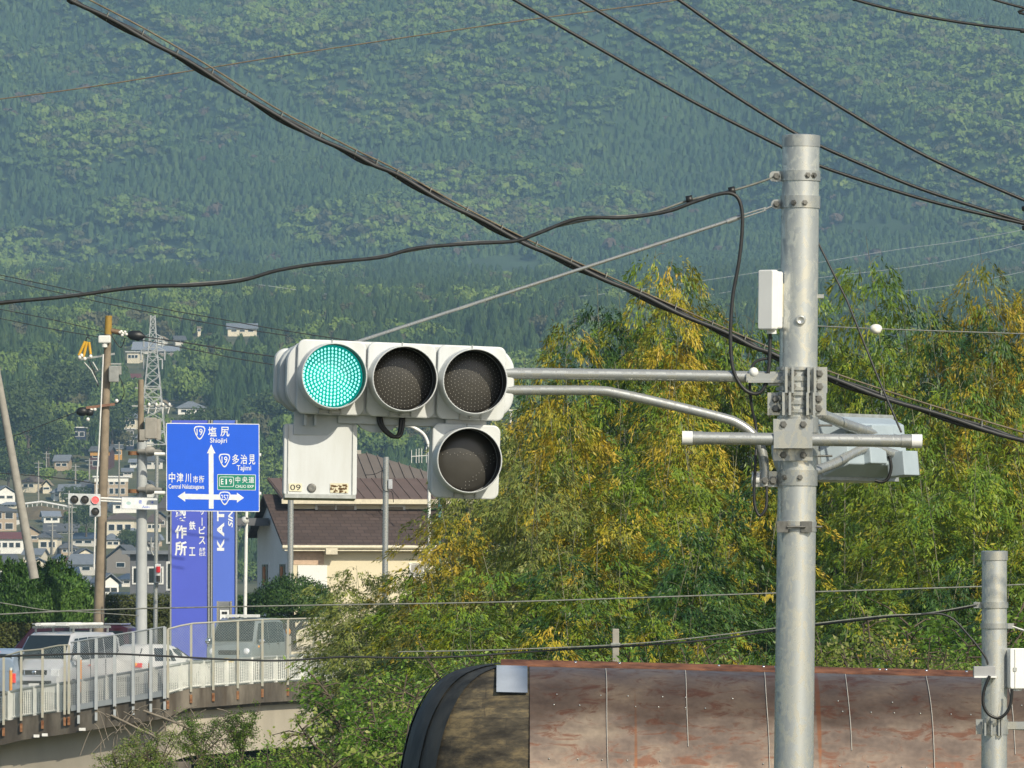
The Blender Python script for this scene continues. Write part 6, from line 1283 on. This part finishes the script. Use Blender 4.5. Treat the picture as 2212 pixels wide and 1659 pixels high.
ptext(pb_, [z_('K', 467, 898, 70, 42, .04, 0, R(90)), z_('A', 467, 808, 82, 42, .04, 0, R(90)), z_('T', 467, 726, 66, 42, .04, 0, R(90)), z_('SIN', 525, 742, 108, 28, .02, .25, R(90))])
gs = thing('stone_marker', 'grey stone marker with a white notice at the foot of the blue pylon', 'marker', at(484, 1420, 219)); b = MB(); b.box(at(484, 1370, 219), (.44, .12, 2.3)); b.build('slab', M('grey_stone', (.17, .18, .19), .6, 0, .15, 8), gs, bevel=.03)
b = MB()
for x in (470, 499): b.box(at(x, 1370, 218.95), (.06, .1, 2.32))
b.build('edge_strip', m_chrome, gs); b = MB(); b.box(at(485, 1330, 218.92), (.32, .02, .40)); nt_ = b.build('notice', m_swhite, gs); b = MB()
for x, y, w, h in ((482, 1324, .09, .09), (488, 1324, .09, .09), (482, 1336, .07, .06), (489, 1336, .07, .06)): b.box(at(x, y, 218.905), (w, .01, h))
b.build('notice_print', m_dark, nt_)
# galvanised poles before the house, street lamps
for x0, x1, y0, y1, d, lb, nm in ((628, 627, 1060, 1300, 236, 'galvanised pole under the white control box', 'steel_pole'), (834, 831, 987, 1320, 232, 'galvanised pole standing alone before the brown roof', 'steel_pole'), (951, 946, 1075, 1375, 230, 'bluish green pole half hidden in the bamboo', 'green_pole')):
    t = thing(nm, lb, 'pole', at(x1, y1, d)); b = MB(); b.tube([at(x1, y1, d), at(x0, y0, d)], [6.4 / ppm(d)] * 2 if 'green' not in nm else [4.5 / ppm(d)] * 2, 14); b.build('shaft', m_galv2 if nm == 'steel_pole' else M('blue_green_paint', (.10, .24, .26), .5), t)
    if x0 == 834:
        b = MB(); b.box(at(843, 1046, d - .1), (.16, .12, .36)); b.build('meter_box', m_sback, t, bevel=.02); b = MB(); b.tube(spline([at(828, 1015, d), at(810, 1024, d), at(790, 1026, d)], 4), .012, 5); b.tube(spline([at(826, 1010, d - .15), at(824, 1040, d - .15), at(830, 1060, d - .15), at(846, 1062, d - .1), at(850, 1085, d)], 4), .015, 5); b.build('wire', m_black, t)
t = thing('street_lamp', 'street lamp with a curved arm seen below the traffic light', 'street lamp', at(927, 1330, 234)); b = MB(); b.tube(spline([at(927, 1330, 234), at(927, 1000, 234), at(926, 965, 234), at(915, 938, 234), at(890, 922, 234), at(868, 917, 234)], 6), .06, 8); b.build('shaft', m_gf, t); b = MB(); b.ico(at(846, 918, 234), (.42, .2, .12)); b.build('lamp_head', m_sback, t)
t = thing('street_lamp', 'small street lamp on a thin pole right of the arrow lamp', 'street lamp', at(1103, 1000, 260)); b = MB(); b.tube([at(1103, 1010, 260), at(1103, 889, 260)], .05, 8); b.build('shaft', m_gf, t); b = MB(); b.box(at(1111, 886, 260), (.48, .25, .08)); b.build('lamp_head', m_white, t, bevel=.02)
# TV aerial over the house roof
t = thing('tv_aerial', 'thin television aerial above the house roof', 'aerial', at(918, 1040, 262)); b = MB(); b.tube([at(924, 1040, 262), at(925, 952, 262)], .028, 6); b.build('mast', m_trim, t); b = MB(); b.tube([at(888, 986, 262), at(928, 984, 262)], .018, 5)
for x in (889, 899, 905, 911, 921): b.tube([at(x, 986 - 14 - (x - 888) * .2, 262), at(x, 1000, 262)], .014, 5)
b.build('elements', m_trim, t)

# ---------------------------------------------------------------- cream house behind the control box
hb = at(624, 1355, 262.0); a15 = R(14); HS = thing('house', 'large cream house with brown shingle roof and grey gable end', 'house', hb, Matrix.Rotation(a15, 3, 'Z'))
m_hw = M('house_cream_render', (.66, .59, .42), .8, 0, .04, .8); m_hg = M('house_grey_gable', (.74, .73, .70), .8, 0, .04, .8); m_hp = M('house_peach_panel', (.52, .38, .27), .8)
def shingle():
    m, t, p = newmat('brown_shingles'); br_ = nd(t, 'ShaderNodeTexBrick', Scale=1.0); br_.inputs['Color1'].default_value = (.060, .042, .036, 1); br_.inputs['Color2'].default_value = (.085, .060, .052, 1); br_.inputs['Mortar'].default_value = (.040, .028, .025, 1); br_.inputs['Mortar Size'].default_value = .02; br_.inputs['Brick Width'].default_value = .45; br_.inputs['Row Height'].default_value = .26
    t.links.new(coords(t, (1, 1, 1)), br_.inputs[0]); t.links.new(br_.outputs[0], p.inputs['Base Color']); p.inputs['Roughness'].default_value = .8; return m
m_shin = shingle(); m_rib = M('brown_ribbed_roof', (.15, .105, .085), .55, .1, .08, 1.5); m_gut = M('cream_gutter', (.58, .53, .40), .5)
# local: x along the front, y inwards, z up from the base (base at picture y 1355)
b = MB(); b.box((4.2, 3.2, .9), (8.4, 6.4, 5.2)); b.build('front_wall', m_hw, HS, local=True)
b = MB(); b.prism([(0, -1.7), (6.5, -1.7), (6.5, 4.2), (3.6, 5.45), (0, 3.45)], (-.012, 0, 0), (0, 1, 0), (0, 0, 1), (.09, 0, 0)); b.build('gable_wall', m_hg, HS, local=True)
b = MB(); b.prism([(-.5, 3.42), (3.7, 5.62), (3.7, 5.50), (-.5, 3.28)], (-.35, 0, 0), (0, 1, 0), (0, 0, 1), (9.3, 0, 0)); b.prism([(3.7, 5.62), (7, 3.9), (7, 3.78), (3.7, 5.50)], (-.35, 0, 0), (0, 1, 0), (0, 0, 1), (9.3, 0, 0)); b.build('lower_roof', m_shin, HS, local=True)
b = MB(); b.tube([(-.4, -.56, 3.36), (9.0, -.56, 3.36)], .085, 8); b.box((4.3, -.30, 3.22), (9.2, .5, .05)); b.build('gutter', m_gut, HS, local=True)
b = MB(); b.box((1.7, -.5, 3.2), (.5, .25, .3)); b.build('downpipe_head', m_gut, HS, local=True)
b = MB(); b.box((4.9, 3.9, 5.0), (8.7, 2.8, .98)); b.build('upper_wall', m_hw, HS, local=True)
b = MB(); b.prism([(2.0, 5.42), (5.2, 6.34), (5.2, 6.22), (2.0, 5.30)], (.15, 0, 0), (0, 1, 0), (0, 0, 1), (9.0, 0, 0))
for i in range(18): b.prism([(2.0, 5.45), (5.2, 6.37), (5.2, 6.33), (2.0, 5.41)], (.2 + i * .5, 0, 0), (0, 1, 0), (0, 0, 1), (.05, 0, 0))
b.build('upper_roof', m_rib, HS, local=True)
b = MB(); b.box((4.65, 2.0, 5.30), (9.1, .12, .2)); b.build('upper_fascia', m_gut, HS, local=True)
b = MB(); z0, z1 = 6.2, 7.45; b.add([(2.6, 5.2, z0), (8.6, 5.2, z0), (8.6, 10, z0), (2.6, 10, z0), (4.55, 7.4, z1), (5.1, 7.4, z1)], [(0, 1, 5, 4), (1, 2, 5), (2, 3, 4, 5), (3, 0, 4), (3, 2, 1, 0)])
for i in range(14):
    x = 2.9 + i * .42; f = min(1, (x - 2.6) / 2.2) if x < 4.55 else min(1, (8.6 - x) / 3.5); b.bar((x, 5.2, z0 + .03), (x + (4.8 - x) * (0.0 if f >= 1 else .0), 5.2 + 2.2 * f, z0 + (z1 - z0) * f + .03), .05)
b.build('hip_roof', M('grey_brown_ribbed_roof', (.15, .13, .115), .6, .1, .08, 1.5), HS, local=True)
b = MB(); b.box((4.6, 7.4, 7.5), (.25, .25, .18)); b.build('ridge_ornament', m_conc, HS, local=True)
def win(x, z, w, h, y=-.02, n=2, gl=None):
    f = MB(); f.box((x, y, z), (w + .14, .06, h + .14)); o = f.build('window', m_trim, HS, local=True); g = MB()
    for i in range(n): g.box((x + (-.5 + (i + .5) / n) * w, y - .035, z), (w / n - .07, .03, h)); 
    g.build('pane', gl or m_glass, o, local=True)
win(2.55, 5.02, 1.65, .22, 2.47); win(5.05, 4.98, .9, .2, 2.47, 1)
win(5.5, 2.4, .55, .46, -.02, 1, M('grey_blind', (.30, .29, .26), .6)); b = MB(); b.box((.85, -.012, 2.9), (1.3, .03, .55)); b.build('peach_panel', m_hp, HS, local=True); b = MB(); b.box((1.0, -.03, 1.9), (1.25, .05, 1.4)); b.build('shutter', m_white, HS, local=True)
m_cur = M('orange_curtain', (.48, .16, .04), .7)
for y0 in (1.0, 4.6):
    f = MB(); f.box((-.03, y0, 2.2), (.06, 1.35, 1.05)); o = f.build('window', m_trim, HS, local=True); g = MB()
    for k in (-.32, .32): g.box((-.075, y0 + k, 2.2), (.03, .5, .88))
    g.build('pane', m_glass, o, local=True); g = MB(); g.box((-.10, y0 + .08, 2.15), (.02, .40, .78)); g.build('curtain', m_cur, o, local=True)
b = MB(); b.box((-1.3, 5.2, 4.45), (2.4, 3, .32)); b.build('porch_roof', m_roofs['dark'], HS, local=True)

# ---------------------------------------------------------------- hedges and clipped trees
m_jun = leafmat('juniper_sprays', [(.014, .045, .008), (.032, .085, .012), (.06, .135, .018), (.10, .19, .028)], .15, .6, .6); m_hedge = leafmat('clipped_hedge_leaves', [(.03, .04, .010), (.06, .075, .014), (.10, .11, .02)], .15, .8, .6); m_pine = leafmat('clipped_pine_needles', [(.014, .042, .012), (.032, .08, .016), (.075, .14, .024)], .15, .5, .6)
def blob(n, rx, ry, rz, size, up, jag, seed, asp=2.2, flat=0.0):
    r = np.random.default_rng(seed); d = r.normal(size=(n, 3)); d /= np.linalg.norm(d, axis=1, keepdims=True); d[:, 2] = np.abs(d[:, 2]) * (1 - flat) + flat * d[:, 2]
    lump = np.array([1 + jag * noise.noise((a * 2.6 + seed, b_ * 2.6, c * 2.6)) for a, b_, c in d]); P = d * lump[:, None] * np.array([rx, ry, rz]) * (.82 + .2 * r.random(n))[:, None]
    T = d * .6 + np.array([.25, 0, up]) + .35 * r.normal(size=(n, 3)); T /= np.linalg.norm(T, axis=1, keepdims=True); N = d + .5 * r.normal(size=(n, 3)); N /= np.linalg.norm(N, axis=1, keepdims=True); s = size * (.6 + .8 * r.random(n))
    return faces(P, N, T, s * asp, s, True)
def mound(name, label, cat, x, ybot, d, V, mat, trunk=None):
    t = thing(name, label, cat, at(x, ybot, d)); link('foliage', npmesh(name + '_leaves', V), mat, t); b = MB()
    for pts, r in (trunk or [([(0, 0, -1), (0, 0, .8)], .12)]): b.tube(pts, [r * (1 - .7 * i / max(1, len(pts) - 1)) for i in range(len(pts))], 6)
    b.build('trunk', m_bark, t, local=True)
s8 = 1 / ppm(218)
V = np.concatenate([blob(24000, 115 * s8, 1.5, 118 * s8, .05, .9, .32, 1, 3.2), blob(6500, 60 * s8, 1.1, 95 * s8, .05, 1.0, .3, 2, 3.2) + np.array([65 * s8, 0, 0]), blob(6500, 60 * s8, 1.2, 112 * s8, .05, 1.1, .3, 3, 3.4) + np.array([-45 * s8, 0, .1])])
tops = []
for dx, hgt in ((-95, 150), (-70, 132), (-42, 128), (-15, 126), (20, 134), (-120, 150)):
    q = blob(700, .22, .2, 38 * s8, .045, 1.6, .3, 240 + dx, 3.4); tops.append(q + np.array([dx * s8, -.3, (hgt - 40) * s8]))
mound('juniper_hedge', 'tall feathery dark green juniper mound at the left edge', 'hedge', 88, 1345, 218, np.concatenate([V] + tops), m_jun)
hd = MB()
def hedge(label, x0, x1, y0, y1, d, mat, seed):
    s = 1 / ppm(d); w = (x1 - x0) * s; h = (y1 - y0) * s; n = int(7500 * w * h / 8) + 3000; r = np.random.default_rng(seed)
    P = np.stack([(r.random(n) - .5) * w, -.5 + .12 * r.normal(size=n), r.random(n) * h], 1); top = r.random(n) < .25; P[top, 2] = h + .05 * r.normal(size=top.sum()); P[top, 1] = r.random(top.sum()) * 1.2 - .5
    N = np.stack([r.normal(size=n) * .5, -1 + 0 * P[:, 0], .5 + r.normal(size=n) * .5], 1); N[top] += np.array([0, .8, 1.2]); N /= np.linalg.norm(N, axis=1, keepdims=True); T = r.normal(size=(n, 3)); V = faces(P, N, T, .08 + .06 * r.random(n), .05 + .03 * r.random(n), True)
    t = thing('clipped_hedge', label, 'hedge', at((x0 + x1) / 2, y1, d)); link('foliage', npmesh('hedge_leaves', V), mat, t); MB().box((0, .15, h * .45), (w * .97, 1.0, h * .9)).build('twig_core', m_bark, t, local=True)
hedge('long clipped hedge with yellowish top behind the brown and grey poles', -40, 372, 1287, 1420, 230, m_hedge, 5)
hedge('dark clipped hedge between the blue pylon and the pine', 508, 560, 1290, 1400, 229, m_pine, 6)
s5 = 1 / ppm(226)
V = np.concatenate([blob(13000, 100 * s5, 1.5, 78 * s5, .042, .5, .16, 11, 2.6, .12), blob(3500, 55 * s5, 1.0, 34 * s5, .042, .3, .3, 12, 2.6, .4) + np.array([-48 * s5, -.3, -.35]), blob(3200, 50 * s5, 1.0, 30 * s5, .042, .3, .3, 13, 2.6, .4) + np.array([52 * s5, -.3, -.3])])
mound('clipped_pine', 'rounded clipped pine with bare lower limbs before the cream house', 'tree', 630, 1322, 226, V, m_pine, [([(0, 0, -1.4), (.02, 0, -.6), (.0, 0, .3)], .22), ([(0, 0, -.9), (.5, -.1, -.2), (1.0, 0, .1)], .10), ([(0, 0, -.9), (-.5, -.1, -.1), (-1.2, 0, .1)], .10), ([(0, 0, -.7), (.9, -.3, -.35), (1.3, 0, -.1)], .07), ([(0, 0, -.7), (-.8, -.3, -.3), (-1.4, -.2, -.2)], .07)])
for lb, pts, px in (('upper of the distant power lines sweeping down from the left edge', [(-60, 583), (0, 594), (300, 657), (480, 690), (620, 715), (800, 742)], 2.2), ('second distant power line just under the upper one', [(-60, 592), (0, 603), (250, 660), (450, 698), (620, 725)], 2.2), ('distant line reaching the brown utility pole from the left', [(-60, 658), (0, 668), (120, 692), (228, 718)], 2.0), ('line below it ending at the white switch box', [(-60, 678), (0, 688), (120, 712), (226, 730)], 2.0),
     ('dark lines leaving the brown pole to the right', [(280, 724), (400, 740), (520, 760), (700, 785)], 3.0), ('lower dark line leaving the brown pole to the right', [(280, 730), (400, 752), (520, 776), (700, 806)], 2.2), ('line falling from the splice covers to the left edge', [(170, 888), (100, 915), (40, 938), (-60, 970)], 2.0), ('thick line crossing the leaning pole', [(-60, 1018), (0, 1022), (120, 1032), (210, 1045)], 2.2)):
    wire('power_line', lb, pts, 214, px, m_cable, 'cable', 'distant power lines around the brown utility pole')
for lb, pts in (('faint high line over the middle woods', [(560, 615), (900, 655), (1250, 640), (1560, 600), (1900, 545), (2330, 470)]), ('second faint high line over the woods', [(560, 640), (900, 690), (1300, 665), (1700, 610), (2330, 490)]), ('faint line between the far towers', [(600, 690), (812, 668), (1200, 682), (1552, 655), (1850, 640), (2330, 560)])):
    wire('power_line', lb, pts, 2300, 1.2, m_latt, 'cable', 'faint far power lines')
# ---------------------------------------------------------------- air
hz = MB().box((0, 2375, 345), (5600, 5600, 730)); 
mh = bpy.data.materials.new('haze_air'); mh.use_nodes = True; t = mh.node_tree; t.nodes.remove(t.nodes['Principled BSDF'])
pv = t.nodes.new('ShaderNodeVolumePrincipled'); pv.inputs['Color'].default_value = (0.43, 0.73, 1.0, 1); pv.inputs['Density'].default_value = 1.35e-4
t.links.new(pv.outputs[0], t.nodes['Material Output'].inputs['Volume'])
hzo = hz.build('haze', mh); tag(hzo, 'pale blue haze in the air of the valley', 'haze', kind='stuff')
